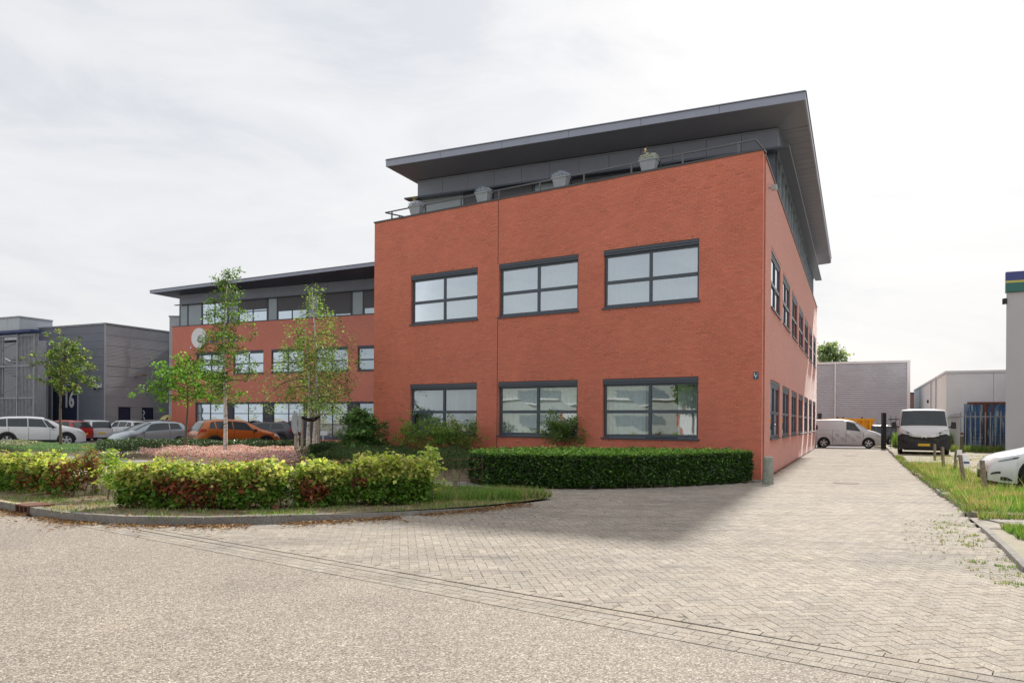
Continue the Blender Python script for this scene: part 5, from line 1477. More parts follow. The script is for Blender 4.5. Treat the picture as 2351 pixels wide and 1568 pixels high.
    # wheels
    for q in wx:
        for sd_ in (1, -1):
            yo = sd_ * (W / 2 - .015); cx = q - L / 2; tw = .2
            bb = MB(root); n = 22
            prof = [(wr * .68, 0), (wr * .95, 0), (wr, .03), (wr, tw - .03), (wr * .95, tw), (wr * .68, tw)]
            rr = [[bb.p(cx + p_ * math.cos(2 * math.pi * i / n), yo - sd_ * d_, wr + p_ * math.sin(2 * math.pi * i / n)) for i in range(n)] for p_, d_ in prof]
            for k in range(len(prof) - 1):
                for i in range(n): bb.f.append([rr[k][i], rr[k][(i + 1) % n], rr[k + 1][(i + 1) % n], rr[k + 1][i]]); bb.mi.append(0)
            wh = bb.build("wheel", M['rubber'], root)
            bb = MB(root); y1 = yo - sd_ * .02; y2 = yo - sd_ * .06
            for i in range(spokes):
                t = 2 * math.pi * i / spokes + .3; ca, sa = math.cos(t), math.sin(t); na, nb_ = -sa, ca; w0, w1 = wr * .09, wr * .16
                P = [(cx + ca * wr * .08 + na * w0, wr + sa * wr * .08 + nb_ * w0), (cx + ca * wr * .66 + na * w1, wr + sa * wr * .66 + nb_ * w1), (cx + ca * wr * .66 - na * w1, wr + sa * wr * .66 - nb_ * w1), (cx + ca * wr * .08 - na * w0, wr + sa * wr * .08 - nb_ * w0)]
                bb.hexa([(x, y1, z) for x, z in P] + [(x, y2, z) for x, z in P])
            for i in range(n):
                t0, t1 = 2 * math.pi * i / n, 2 * math.pi * (i + 1) / n
                for (ra_, rb_, ya, yb) in ((.69, .62, yo - sd_ * .004, y1), (.18, .001, yo - sd_ * .012, yo - sd_ * .012)):
                    bb.face([(cx + ra_ * wr * math.cos(t0), ya, wr + ra_ * wr * math.sin(t0)), (cx + ra_ * wr * math.cos(t1), ya, wr + ra_ * wr * math.sin(t1)), (cx + rb_ * wr * math.cos(t1), yb, wr + rb_ * wr * math.sin(t1)), (cx + rb_ * wr * math.cos(t0), yb, wr + rb_ * wr * math.sin(t0))])
            bb.build("rim", M[rim], wh)
            bb = MB(root)
            for i in range(n):
                t0, t1 = 2 * math.pi * i / n, 2 * math.pi * (i + 1) / n
                bb.face([(cx, yo - sd_ * .08, wr), (cx + .69 * wr * math.cos(t0), yo - sd_ * .08, wr + .69 * wr * math.sin(t0)), (cx + .69 * wr * math.cos(t1), yo - sd_ * .08, wr + .69 * wr * math.sin(t1))])
            bb.build("brake_disc", M['plastic'], wh)
    return root, patch, S, L, W
def paintm(name, c, metal=.0): return mat(name, c, .28, metal, var=.02, coat=.8)
P_white = paintm("white_car_paint", (.70, .71, .73)); P_red = paintm("red_car_paint", (.42, .012, .012)); P_silver = paintm("ice_blue_car_paint", (.36, .42, .46), .35)
P_orange = paintm("copper_orange_car_paint", (.50, .13, .015), .3); P_dark = paintm("dark_grey_car_paint", (.06, .06, .075), .2); P_van = paintm("white_van_paint", (.72, .72, .73)); P_black = paintm("black_roof_paint", (.02, .02, .022)); P_blue = paintm("navy_car_paint", (.05, .06, .10), .2)
def place(u, Y, z=0): q = AT(u, 960, Y); return (q.x, Y, z)
CG = "cars parked in front of the office wing"
HATCH = lambda H: [(0, .50 * H), (.006, .60 * H), (.05, .74 * H), (.12, .93 * H), (.2, .985 * H), (.42, H), (.56, .965 * H), (.66, .86 * H), (.775, .67 * H), (.86, .60 * H), (.94, .51 * H), (.985, .42 * H), (1, .34 * H)]
# white SUV
H = 1.68
car("suv", "white estate-like SUV at the left edge behind the young tree", "car", place(88, 43), R(30), 4.75, 1.9, H,
    [(0, .50 * H), (.004, .62 * H), (.03, .78 * H), (.075, .95 * H), (.2, .99 * H), (.4, H), (.55, .97 * H), (.65, .87 * H), (.745, .70 * H), (.85, .645 * H), (.94, .585 * H), (.985, .48 * H), (1, .36 * H)],
    [(0, .64 * H), (.5, .625 * H), (.75, .60 * H), (1, .5 * H)], (.20, .795), .36, P_white,
    [(.07, .195, .10, .19), (.205, .40, .20, .395), (.41, .60, .405, .545), (.61, .70, .555, .60)], (.565, .735), (.012, .062), .23, cladding=True, group=CG, seams=(.215, .41, .625), rear_light=(.0, .05, 2.3, 3.0))
# red hatch
H = 1.48
car("hatchback", "red hatchback half hidden behind the bonnet of the white SUV", "car", place(146, 52), R(160), 3.9, 1.7, H, HATCH(H), [(0, .64 * H), (.75, .60 * H), (1, .5 * H)], (.18, .80), .30, P_red,
    [(.13, .33, .16, .32), (.345, .58, .34, .54)], (.56, .745), (.02, .11), group=CG, seams=(.34, .60), rear_light=(.0, .05, 2.4, 3.6))
# white small hatch
car("hatchback", "small white hatchback with a black tailgate window, right of the red car", "car", place(211, 55), R(140), 3.6, 1.64, 1.5,
    [(0, .7), (.004, .92), (.03, 1.30), (.09, 1.44), (.2, 1.48), (.45, 1.5), (.6, 1.44), (.7, 1.25), (.81, 1.0), (.93, .86), (.985, .68), (1, .5)], [(0, .95), (.75, .90), (1, .75)], (.17, .84), .30, P_white,
    [(.10, .34, .12, .33), (.36, .62, .35, .57)], (.60, .79), (.005, .06), group=CG, seams=(.35, .63), rear_light=(.0, .04, 2.3, 3.0))
# white estate
H = 1.48
car("estate_car", "white estate car with red tail lights between small hatchback and silver car", "car", place(288, 58), R(152), 4.6, 1.86, H,
    [(0, .54 * H), (.006, .62 * H), (.05, .78 * H), (.10, .93 * H), (.25, .99 * H), (.45, H), (.57, .96 * H), (.72, .68 * H), (.85, .60 * H), (.96, .5 * H), (1, .38 * H)], [(0, .66 * H), (.75, .60 * H), (1, .5 * H)], (.19, .80), .33, P_white,
    [(.09, .22, .12, .215), (.235, .42, .23, .415), (.435, .62, .43, .56)], (.575, .72), (.012, .085), group=CG, seams=(.23, .43), rear_light=(.0, .06, 2.4, 3.7))
H = 1.55
car("estate_car", "dark grey car of which only the roof shows above the silver hatchback", "car", place(345, 60), R(160), 4.5, 1.85, H, HATCH(H), [(0, .64 * H), (.75, .60 * H), (1, .5 * H)], (.19, .80), .33, P_dark,
    [(.13, .33, .16, .32), (.345, .58, .34, .54)], (.56, .745), (.02, .11), group=CG, seams=(.34,))
# silver-blue hatch
H = 1.47
car("hatchback", "silver blue three door hatchback facing the street behind the dark shrubs", "car", place(343, 41.5), R(230), 3.98, 1.72, H, 
    [(0, .52 * H), (.006, .62 * H), (.05, .78 * H), (.11, .93 * H), (.2, .98 * H), (.4, H), (.53, .965 * H), (.64, .84 * H), (.775, .66 * H), (.86, .60 * H), (.94, .52 * H), (.985, .42 * H), (1, .34 * H)],
    [(0, .70 * H), (.3, .66 * H), (.75, .58 * H), (1, .48 * H)], (.175, .80), .30, P_silver,
    [(.13, .30, .17, .30), (.315, .66, .31, .56)], (.545, .765), (.02, .11), group=CG, seams=(.31, .66), front_plate=False, headl=(.86, .985, 2.7, 4.0))
# orange crossover
H = 1.60
car("crossover", "copper orange crossover with a black roof, parked tail towards the silver car", "car", place(541, 38.8), R(40), 4.25, 1.82, H,
    [(0, .52 * H), (.004, .62 * H), (.045, .77 * H), (.085, .93 * H), (.2, .985 * H), (.4, H), (.55, .965 * H), (.65, .86 * H), (.755, .69 * H), (.85, .63 * H), (.94, .56 * H), (.985, .46 * H), (1, .36 * H)],
    [(0, .70 * H), (.3, .665 * H), (.75, .60 * H), (1, .5 * H)], (.185, .80), .345, P_orange,
    [(.12, .20, .15, .19), (.215, .40, .205, .395), (.415, .66, .405, .57)], (.565, .745), (.012, .072), .22, cladding=True, group=CG, roofmat=P_black, seams=(.21, .41, .645), rear_light=(.0, .09, 2.55, 3.05))
# dark coupe-like hatch
H = 1.45
car("hatchback", "dark grey hatchback parked behind the bonnet of the orange crossover", "car", place(598, 50), R(196), 4.3, 1.8, H, HATCH(H), [(0, .68 * H), (.75, .60 * H), (1, .5 * H)], (.19, .80), .33, P_dark,
    [(.14, .34, .18, .33), (.36, .60, .35, .54)], (.55, .745), (.03, .13), group=CG, rim='darkrim', seams=(.35, .6), rear_light=(.0, .06, 2.5, 3.1))
# white saloon at the right edge
H = 1.44
nose = G(2257, 1100, .1)
hd = math.atan2(.36, -.93)
cc = Vector((12.33, 18.0, .1)) - Vector((math.cos(hd), math.sin(hd), 0)) * (4.69 * (.80 - .5))
sal = car("saloon_car", "white electric saloon with dark alloy wheel cut off by the right edge", "car", (cc.x, cc.y, .09), hd, 4.69, 1.85, H,
    [(0, .52 * H), (.01, .66 * H), (.1, .72 * H), (.2, .82 * H), (.35, .95 * H), (.47, H), (.6, .93 * H), (.72, .74 * H), (.79, .655 * H), (.86, .60 * H), (.92, .555 * H), (.965, .50 * H), (.99, .43 * H), (1, .34 * H)],
    [(0, .66 * H), (.75, .58 * H), (.9, .50 * H), (1, .42 * H)], (.185, .80), .345, P_white, [(.22, .42, .28, .42), (.44, .68, .44, .58)], (.57, .745), (.12, .36), .14,
    plan=[(0, .84), (.02, .92), (.08, .975), (.25, 1), (.72, 1), (.86, .985), (.94, .93), (.98, .83), (1, .70)], rim='darkrim', seams=(.43, .69), spokes=5, lights=False, frontlow='plastic', rear_plate=False)
sp_ = sal[1]
sp_("headlight", .885, .965, 2.90, 3.30, M['autoglass'], xat=.875, xbt=.955, nx=6, nr=2, off=.01)
sp_("daylight_strip", .905, .965, 2.98, 3.05, M['headlight'], nx=4, nr=1, off=.016)
sp_("side_intake", .955, .992, 1.15, 1.45, M['plastic'], nx=3, nr=1, off=.012)
sp_("bumper_vent", .90, .955, 0.3, .75, M['plastic'], xat=.93, xbt=.955, nx=3, nr=2, off=.008)
# white service van behind the gate
H = 1.86
vq = AT(1945, 973, 50.0)
vv = car("service_van", "white compact service van with grey pattern on its side, behind the gate", "van", (vq.x, vq.y, 0), math.atan2(-.4157, .9095), 4.42, 1.83, H,
    [(0, .5 * H), (.003, .7 * H), (.01, .96 * H), (.05, .99 * H), (.3, H), (.5, .985 * H), (.6, .93 * H), (.70, .78 * H), (.78, .64 * H), (.88, .575 * H), (.95, .50 * H), (.99, .40 * H), (1, .3 * H)],
    [(0, .63 * H), (.5, .60 * H), (.75, .545 * H), (1, .45 * H)], (.185, .79), .33, P_van, [(.49, .70, .49, .60)], (.61, .77), None if False else (.0, .008), .2, seams=(.30, .485, .72), tumble=.12, rear_light=(.0, .03, 2.2, 3.6))
for k, (xa, ra) in enumerate(((.30, .8), (.36, 1.6), (.43, .8), (.50, 1.5), (.57, .8), (.64, 1.5))):
    vv[1]("grey_pattern", xa, xa + .055, ra, ra + .75, mat("grey_vinyl", (.58, .57, .60), .5), xat=xa - .03, xbt=xa + .025, nx=2, nr=2, off=.006)
vv[1]("door_mark", .06, .10, 3.05, 3.5, M['black'], nx=2, nr=2, off=.006)
vv[1]("faint_lettering", .12, .40, 2.95, 3.02, mat("pale_violet_vinyl", (.45, .45, .58), .5), nx=4, nr=1, off=.006)
# estate behind the service van
H = 1.5
car("estate_car", "dark estate car with a red tail light behind the bonnet of the service van", "car", place(1998, 56.5), R(158), 4.6, 1.85, H,
    [(0, .54 * H), (.006, .62 * H), (.05, .78 * H), (.10, .93 * H), (.25, .99 * H), (.45, H), (.57, .96 * H), (.72, .68 * H), (.85, .60 * H), (.96, .5 * H), (1, .38 * H)], [(0, .66 * H), (.75, .60 * H), (1, .5 * H)], (.19, .80), .33, P_blue,
    [(.09, .22, .12, .215), (.235, .42, .23, .415), (.435, .62, .43, .56)], (.575, .72), (.012, .085), roofmat=P_white, rear_light=(.0, .06, 2.4, 3.7))
# white delivery van facing the camera
VL, VW, VH = 5.0, 2.28, 2.26
vq = AT(2117, 973, 39.4)
V_ = car("delivery_van", "white delivery van facing the camera with a black bumper, parked right of the driveway", "van", (vq.x, vq.y, .09), math.atan2(-.9095, -.4157) - R(2), VL, VW, VH,
    [(0, .6 * VH), (.003, .9 * VH), (.01, .97 * VH), (.06, VH), (.70, VH), (.78, .985 * VH), (.80, .955 * VH), (.885, .615 * VH), (.93, .555 * VH), (.975, .49 * VH), (.992, .42 * VH), (1, .36 * VH)],
    [(0, .63 * VH), (.6, .60 * VH), (.85, .56 * VH), (1, .46 * VH)], (.19, .81), .345, P_van, [(.66, .84, .66, .785)], (.797, .883), (.0, .006), .22,
    plan=[(0, .95), (.02, .98), (.1, 1), (.9, 1), (.95, .985), (.985, .93), (1, .86)], tumble=.10, seams=(.45, .65, .86), lights=False, mirrors=False, rear_plate=False, frontlow='plastic')
vr, vp = V_[0], V_[1]
hx = VL / 2
vp("bumper", .885, .9995, 0, 2.25, M['plastic'], nx=8, nr=6, off=.02)
b = MB(vr)
def vfront(pts, x0, x1, m, nm, sx=(1,)):
    for s_ in sx:
        bb = MB(vr); n_ = len(pts); A_ = [bb.p(x0 - abs(y) ** 4 * .07, y * s_, z) for y, z in pts]; B_ = [bb.p(x1 - abs(y) ** 4 * .07, y * s_, z) for y, z in pts]
        bb.f.append(B_); bb.f.append(A_[::-1]); bb.mi += [0, 0]
        for i in range(n_): bb.f.append([A_[i], A_[(i + 1) % n_], B_[(i + 1) % n_], B_[i]]); bb.mi.append(0)
        bb.build(nm, m, vr)
bb = MB(vr); pr = None
for k in range(25):
    y = -1.15 + 2.3 * k / 24; ay = abs(y)
    zt_ = lerp_tab([(0, .86), (.45, .86), (.75, .97), (1.0, 1.02), (1.15, .90)], ay); zl_ = .22 + .05 * ay ** 4
    x1 = hx + .085 - .07 * ay ** 4; x0 = hx - .35
    cur = [bb.p(x0, y, zl_), bb.p(x1 - .03, y, zl_), bb.p(x1, y, zl_ + .08), bb.p(x1 + .005, y, (zl_ + zt_) / 2), bb.p(x1 - .01, y, zt_ - .04), bb.p(x1 - .06, y, zt_), bb.p(x0, y, zt_)]
    if pr:
        for q in range(6): bb.f.append([pr[q], cur[q], cur[q + 1], pr[q + 1]]); bb.mi.append(0)
    pr = cur
bb.build("front_bumper", M['plastic'], vr)
M['gloss_black'] = mat("gloss_black", (.008, .008, .009), .2)
vfront([(-.62, .56), (.62, .56), (.66, .80), (.3, .82), (-.3, .82), (-.66, .80)], hx + .07, hx + .105, M['gloss_black'], "grille")
vfront([(.66, .52), (.98, .58), (.99, .76), (.74, .66)], hx + .07, hx + .10, M['gloss_black'], "fog_recess", (1, -1))
vfront([(-.26, .42), (.26, .42), (.26, .54), (-.26, .54)], hx + .08, hx + .115, M['plate'], "number_plate")
vfront([(-.34, .42), (-.27, .42), (-.27, .54), (-.34, .54)], hx + .08, hx + .115, M['blue'], "plate_band")
for z_ in (.875, .93):
    vfront([(-.64, z_ + .05), (-.28, z_ - .015), (.28, z_ - .015), (.64, z_ + .05), (.64, z_ + .075), (.28, z_ + .015), (-.28, z_ + .015), (-.64, z_ + .075)], hx + .0, hx + .115, M['chrome'], "chrome_bar")
for z_ in (.84, .90): vfront([(-.11, z_ - .03), (0, z_ + .05), (.11, z_ - .03), (.11, z_ - .0), (0, z_ + .085), (-.11, z_ - .0)], hx + .115, hx + .13, M['chrome'], "chevron")
vfront([(.50, 1.0), (.78, .985), (1.0, 1.04), (1.05, 1.16), (.98, 1.25), (.72, 1.16)], hx - .30, hx + .075, M['headlight'], "headlight", (1, -1))
vfront([(.62, 1.05), (.72, 1.04), (.76, 1.09), (.70, 1.11)], hx + .075, hx + .08, M['plastic'], "headlight_lens", (1, -1))
for s_ in (1, -1):
    bb = MB(vr); x_ = hx - .95
    bb.hexa([(x_, s_ * 1.20, 1.28), (x_ + .12, s_ * 1.22, 1.28), (x_ + .12, s_ * 1.44, 1.28), (x_, s_ * 1.44, 1.28), (x_, s_ * 1.22, 1.62), (x_ + .1, s_ * 1.24, 1.62), (x_ + .1, s_ * 1.42, 1.60), (x_, s_ * 1.43, 1.60)]); bb.build("mirror", M['plastic'], vr)
    bb = MB(vr); bb.tube([(x_ + .05, s_ * 1.05, 1.32), (x_ + .05, s_ * 1.24, 1.40)], .035, 6); bb.build("mirror_arm", M['plastic'], vr)
    bb = MB(vr); bb.hexa([(x_ + .02, s_ * .35 - .22, 1.50), (x_ + .06, s_ * .35 - .22, 1.50), (x_ + .06, s_ * .35 + .22, 1.50), (x_ + .02, s_ * .35 + .22, 1.50), (x_ - .1, s_ * .35 - .14, 1.95), (x_ - .05, s_ * .35 - .14, 1.95), (x_ - .05, s_ * .35 + .14, 1.95), (x_ - .1, s_ * .35 + .14, 1.95)])
    bb.build("seat", M['plastic'], vr)
# ================================================================== VEGETATION
def clusters(centers, per, sig, flat=.7):
    c = np.repeat(np.asarray(centers), per, axis=0); return c + rng.normal(size=c.shape) * [sig, sig, sig * flat]
def tree(name, label, base, H, tr, h0, Rc, prof, nb, per, leaf, palette, weights=None, bark='bark', rise=.35, droop=0.0, lean=(0, 0), tops=None, seed=1, group=None, sig=.11, leafm='leaf', cat="tree", clus=7, wob=.12, upper_bright=.25, ndir=None):
    rd = random.Random(seed); base = Vector(base)
    root = thing(name, tuple(base), label, cat, group)
    leaders = tops or [(0, 0, H, tr)]
    tb = MB(root); bm = MB(root); cen = []
    for (ox, oy, Hh, tr_) in leaders:
        n = 10; pts = []
        for i in range(n + 1):
            t = i / n; pts.append(base + Vector((ox * min(1, t * 3 + .6) + lean[0] * t * Hh + wob * math.sin(t * 5 + seed) * t, oy * min(1, t * 3 + .6) + lean[1] * t * Hh + wob * math.cos(t * 4 + seed) * t, t * Hh * .985 - (.05 if i == 0 else 0))))
        tb.tube(pts, [tr_ * (1 - .88 * (i / n) ** .9) + .004 for i in range(n + 1)], 10)
        def at_h(h):
            t = max(0, min(.999, h / (Hh * .985))) * n; i = int(t); return pts[i].lerp(pts[i + 1], t - i)
        for k in range(nb):
            f = (k + rd.random() * .8) / nb; h = h0 + (Hh - h0) * f
            az = k * 2.4 + rd.uniform(-.5, .5)
            L_ = Rc * prof(f) * rd.uniform(.55, 1.15)
            if L_ < .08: L_ = .08
            p0 = at_h(h); d = Vector((math.cos(az), math.sin(az), 0)); q = [p0]
            rs = rise * rd.uniform(.6, 1.4)
            for s_ in range(1, 6):
                t = s_ / 5; q.append(p0 + d * L_ * t + Vector((rd.uniform(-.04, .04), rd.uniform(-.04, .04), L_ * (rs * t - droop * t * t * 1.6))))
            bm.tube(q, [max(.004, tr_ * .34 * (1 - f * .6) * (1 - .8 * s_ / 5)) for s_ in range(6)], 5)
            nc = max(2, int(clus * (L_ / Rc) + 1.5))
            for c_ in range(nc):
                t = .28 + .76 * (c_ + rd.random()) / nc; i = min(4, int(t * 5)); p_ = q[i].lerp(q[min(5, i + 1)], t * 5 - i)
                off = Vector((rd.gauss(0, 1), rd.gauss(0, 1), rd.gauss(0, .6) - droop * 1.2)) * (.16 * Rc * (.5 + .5 * (1 - t * .5)))
                cen.append(p_ + off); 
                if (off.length > .12): bm.tube([p_, p_ + off], [.006, .003], 4, cap=False)
                if droop > .3:
                    for dz in range(1, 3): cen.append(p_ + off + Vector((rd.gauss(0, .05), rd.gauss(0, .05), -dz * .16)))
        cen.append(pts[-1]); cen.append(pts[-1] - Vector((0, 0, .15)))
    tb.build("trunk", M[bark], root, smooth=True); bm.build("branches", M['bark'], root, kind='stuff')
    cen = np.array([tuple(c) for c in cen]); C = clusters(cen, per, sig)
    cols = pal(len(C), palette, weights, .16)
    cols *= (1 + .22 * np.repeat(rng.normal(size=(len(cen), 1)), per, axis=0)).clip(.55, 1.5)
    leaves("crown", C, leaf, cols.clip(.004, .8), M[leafm], root, tuple(base), width=.62, droop=droop)
    return root
G1 = [(.075, .150, .022), (.11, .20, .035), (.045, .095, .018), (.20, .29, .07)]
tree("young_tree", "young round crowned tree on a thin grey trunk before the white SUV", G(140, 1038) , 5.3, .075, 2.6, 1.72, lambda f: (1.08 - f) ** .9, 30, 24, .12, [(.09, .15, .03), (.14, .21, .05), (.04, .075, .018), (.26, .30, .12), (.30, .17, .10)], [4, 4, 3, 2, .25], rise=.55, seed=3, group="garden trees before the car park", sig=.085, clus=8)
tree("young_tree", "young spreading tree with drooping bright green leaves behind the shrubs", G(426, 1046), 4.1, .065, 2.35, 1.95, lambda f: (.95 - .35 * f) if f < .75 else .6 * (1.1 - f) * 2.6, 30, 26, .12, [(.10, .22, .025), (.15, .30, .04), (.05, .11, .02), (.22, .38, .08)], [4, 4, 2, 1.5], rise=.42, droop=.22, seed=5, group="garden trees before the car park", sig=.12)
tree("birch_tree", "slender single birch with a white trunk, left of the double birch", G(517, 1054), 7.62, .085, 2.3, 1.62, lambda f: (.42 + 1.15 * f if f < .36 else .95 * (1.08 - f) ** .75), 62, 28, .09, [(.08, .15, .03), (.11, .20, .04), (.16, .26, .06), (.05, .09, .02)], bark='birch', rise=.42, droop=.3, seed=8, group="garden trees before the car park", sig=.10)
tree("birch_tree", "double trunked birch tied between two wooden stakes", G(712, 1060), 6.9, .085, 2.3, 1.75, lambda f: (.9 if f < .55 else 2.0 * (1.05 - f)), 24, 11, .088, [(.13, .20, .045), (.18, .27, .07), (.24, .33, .10), (.07, .13, .03)], bark='birch', rise=.30, droop=.45, seed=12, group="garden trees before the car park", sig=.105,
     tops=[(-.10, 0, 5.1, .085), (.14, .1, 6.75, .095)])
tree("far_tree", "tree crown rising behind the grey corrugated hall", (AT(1904, 960, 84).x, 84, 0), 10.2, .2, 4.0, 2.5, lambda f: .95 if f < .6 else 2.2 * (1.05 - f), 34, 26, .34, [(.12, .17, .07), (.16, .21, .10), (.2, .24, .13)], rise=.5, seed=21, sig=.36)
tree("garden_shrub", "round leafy green bush in front of the left brick corner", G(830, 1064), 1.85, .03, .15, .85, lambda f: 1.0 if f < .6 else 1.9 * (1.12 - f), 40, 46, .085, [(.08, .17, .04), (.12, .23, .065), (.05, .10, .03), (.18, .28, .12)], rise=.4, seed=31, cat="shrub", clus=9, sig=.09)
q_ = G(1020, 1072)
tree("garden_shrub", "airy spreading shrub below the left ground floor window", (q_.x, q_.y, 0), 1.12, .022, .4, .9, lambda f: 1.0 if f < .7 else .8, 20, 15, .07, [(.13, .23, .04), (.19, .30, .06), (.07, .13, .03)], rise=.75, seed=33, cat="shrub", sig=.08, tops=[(0, 0, 1.1, .02), (.5, .1, 1.15, .02), (-.4, 0, .95, .02)])
q_ = G(925, 1066)
tree("garden_shrub", "small loose shrub between round bush and left window", (q_.x, q_.y, 0), 1.3, .02, .5, .5, lambda f: 1.0 if f < .7 else .7, 12, 16, .07, [(.13, .23, .04), (.18, .28, .06)], rise=.7, seed=35, cat="shrub", sig=.08)
q_ = G(1283, 1075)
tree("garden_shrub", "thin airy shrub below the middle ground floor window, behind the clipped hedge", (q_.x, q_.y - 1.0, 0), 1.5, .02, .75, .75, lambda f: .9 if f < .7 else .7, 16, 20, .062, [(.08, .15, .03), (.12, .20, .05)], rise=.8, seed=37, cat="shrub", sig=.075, tops=[(-.15, 0, 1.45, .016), (.25, 0, 1.35, .016)])

# ---- hornbeam hedge pieces
HG1, HG2, HG3, HG4 = (.120, .195, .030), (.070, .135, .018), (.29, .32, .075), (.42, .38, .15)
BR = [(.20, .065, .035), (.28, .10, .05), (.14, .05, .03)]
def hornbeam(label, line, w, h, n, brown=None, seed=1, ragged=.12, gap=.08, bulge=.0, yellow=1.0):
    P = resample(line, 40); seg = (Vector((line[-1][0], line[-1][1], 0)) - Vector((line[0][0], line[0][1], 0)))
    root = thing("hedge", tuple(P[len(P) // 2]), label, "hedge", "loose hornbeam hedge along the kerb")
    L_ = sum((P[i + 1] - P[i]).length for i in range(39))
    Pn = np.array([(p_.x, p_.y) for p_ in P]); T = np.gradient(Pn, axis=0); T /= np.linalg.norm(T, axis=1)[:, None]; Nn = np.stack([-T[:, 1], T[:, 0]], 1)
    def gen(n, mode):
        t = rng.uniform(0, 39, n); i = t.astype(int).clip(0, 38); f = (t - i)[:, None]
        c = Pn[i] * (1 - f) + Pn[i + 1] * f; nn_ = Nn[i]; s = t / 39 * L_
        hh_ = h * (1 + ragged * (2 * fnoise(s, s * .3, 2.3, seed) - 1) + .05 * (2 * fnoise(s, s, 9, seed + 2) - 1))
        endf = np.minimum(1, np.minimum(s, L_ - s) / .18 + .45)
        wv = w * (.8 + .5 * fnoise(s, s * 0, 3.0, seed + 5)) * np.sqrt(endf)
        if mode == 'top': o = rng.uniform(-.5, .5, n) * wv; z = hh_ * endf ** .3 - np.abs(rng.normal(size=n)) * .05 + rng.exponential(.035, n)
        else:
            sg_ = rng.choice([-1, 1], n, p=[.7, .3]); lo_ = .05 + .22 * fnoise(s, s * 0, 5.0, seed + 13); z = hh_ * (lo_ + (1 - lo_) * rng.uniform(0, 1.0, n) ** .8)
            bul = .62 + .5 * fnoise(s, z * 3, 4.0, seed + 7); o = sg_ * (.5 * wv * bul - np.abs(rng.normal(size=n)) * .07)
        keep = fnoise(s, z * 2.5, 3.2, seed + 9) > (gap + .28 * (z < .22) * (mode != 'top'))
        keep |= rng.uniform(size=n) < .25
        X = c[:, 0] + nn_[:, 0] * o; Y = c[:, 1] + nn_[:, 1] * o
        return X[keep], Y[keep], z[keep] + .05, s[keep]
    per = 13
    a = gen(int(n * .30 / per), 'top'); b_ = gen(int(n * .70 / per), 'side')
    X, Y, Z, S_ = [np.repeat(np.concatenate([a[j], b_[j]]), per) for j in range(4)]
    k = len(X); bright = np.repeat(rng.normal(size=(k // per, 1)), per, axis=0)
    X = X + .052 * rng.normal(size=k); Y = Y + .052 * rng.normal(size=k); Z = (Z + .045 * rng.normal(size=k)).clip(.06, None); zn = (Z / h).clip(0, 1.2)
    young = ((zn - .58) * 2.8 + .35 * (fnoise(S_, Z, 7, seed + 3) - .5)).clip(0, 1)[:, None] * yellow
    g = pal(k, [HG1, HG2, (.10, .22, .03)], None, .22); yv = pal(k, [HG3, HG4, (.26, .33, .07)], None, .18)
    pick = (rng.uniform(size=(k, 1)) < young * .85 + .05)
    cols = (np.where(pick, yv, g) * (1 + .24 * bright).clip(.45, 1.6)).clip(.004, .7)
    if brown is not None:
        br = pal(k, BR, None, .25); bp = brown(X, Y, Z, S_)
        cols = np.where((rng.uniform(size=k) < bp)[:, None], br, cols)
    C = np.stack([X, Y, Z], 1)
    leaves("foliage", C, .08, cols, M['leaf'], root, tuple(root.location), width=.66, up=.25, fold=.3)
    st = MB(root)
    ns = max(2, int(L_ / .22))
    for i in range(ns):
        t = (i + random.random()) / ns * 38.9; j = int(t); p_ = P[j].lerp(P[j + 1], t - j)
        p_ = p_ + Vector((random.uniform(-.08, .08), random.uniform(-.08, .08), 0)); tip = p_ + Vector((random.uniform(-.15, .15), random.uniform(-.12, .12), h * random.uniform(.7, .95)))
        st.tube([p_, p_.lerp(tip, .5) + Vector((random.uniform(-.05, .05), 0, 0)), tip], [.016, .011, .004], 6)
        for q in range(3):
            a0 = p_.lerp(tip, random.uniform(.15, .7)); st.tube([a0, a0 + Vector((random.uniform(-.25, .25), random.uniform(-.2, .2), random.uniform(.05, .3)))], [.007, .003], 4)
    st.build("stems", M['bark'], root, kind='stuff')
    return root
def spot(cx, cy, cz, rx, rz, amp=.9, seed=0):
    def f(X, Y, Z, S_):
        d = ((X - cx) / rx) ** 2 + ((Z - cz) / rz) ** 2
        return (amp * (1.25 - d + .9 * (fnoise(X, Z, 6, seed) - .5))).clip(0, amp)
    return f
def multi(*fs):
    return lambda X, Y, Z, S_: np.max([f(X, Y, Z, S_) for f in fs], axis=0)
hornbeam("long left piece of the front hedge, running out of the frame beside the gully", [(-17.7, 20.8), (-11.2, 16.15), (-8.15, 14.3)], .75, .68, 30000,
         multi(spot(-8.25, 0, .45, .55, .45, .6, 2), spot(-9.3, 0, .34, .5, .22, .50, 3), lambda X, Y, Z, S_: np.full(len(X), .05)), seed=2)
hornbeam("large middle piece of the front hedge with a big copper brown patch", [(-6.5, 12.9), (-5.15, 12.66), (-3.85, 12.78)], .74, .67, 27000,
         multi(spot(-5.35, 0, .45, .62, .17, .92, 4), spot(-5.15, 0, .28, .30, .25, .85, 6), spot(-4.35, 0, .47, .25, .12, .6, 8), lambda X, Y, Z, S_: np.full(len(X), .03)), seed=5, ragged=.11)
hornbeam("short loose piece of the front hedge with copper leaves in its middle", [(-3.68, 12.93), (-3.3, 13.1), (-2.92, 13.28)], .55, .66, 7000, multi(spot(-3.35, 0, .40, .26, .22, .98, 9)), seed=7, gap=.2, ragged=.05)
hornbeam("bright yellow green right hand piece of the front hedge", [(-2.78, 13.42), (-2.28, 13.6), (-1.65, 14.02)], .66, .77, 14500, multi(spot(-2.65, 0, .52, .18, .08, .8, 3)), seed=11, ragged=.12, yellow=1.35)
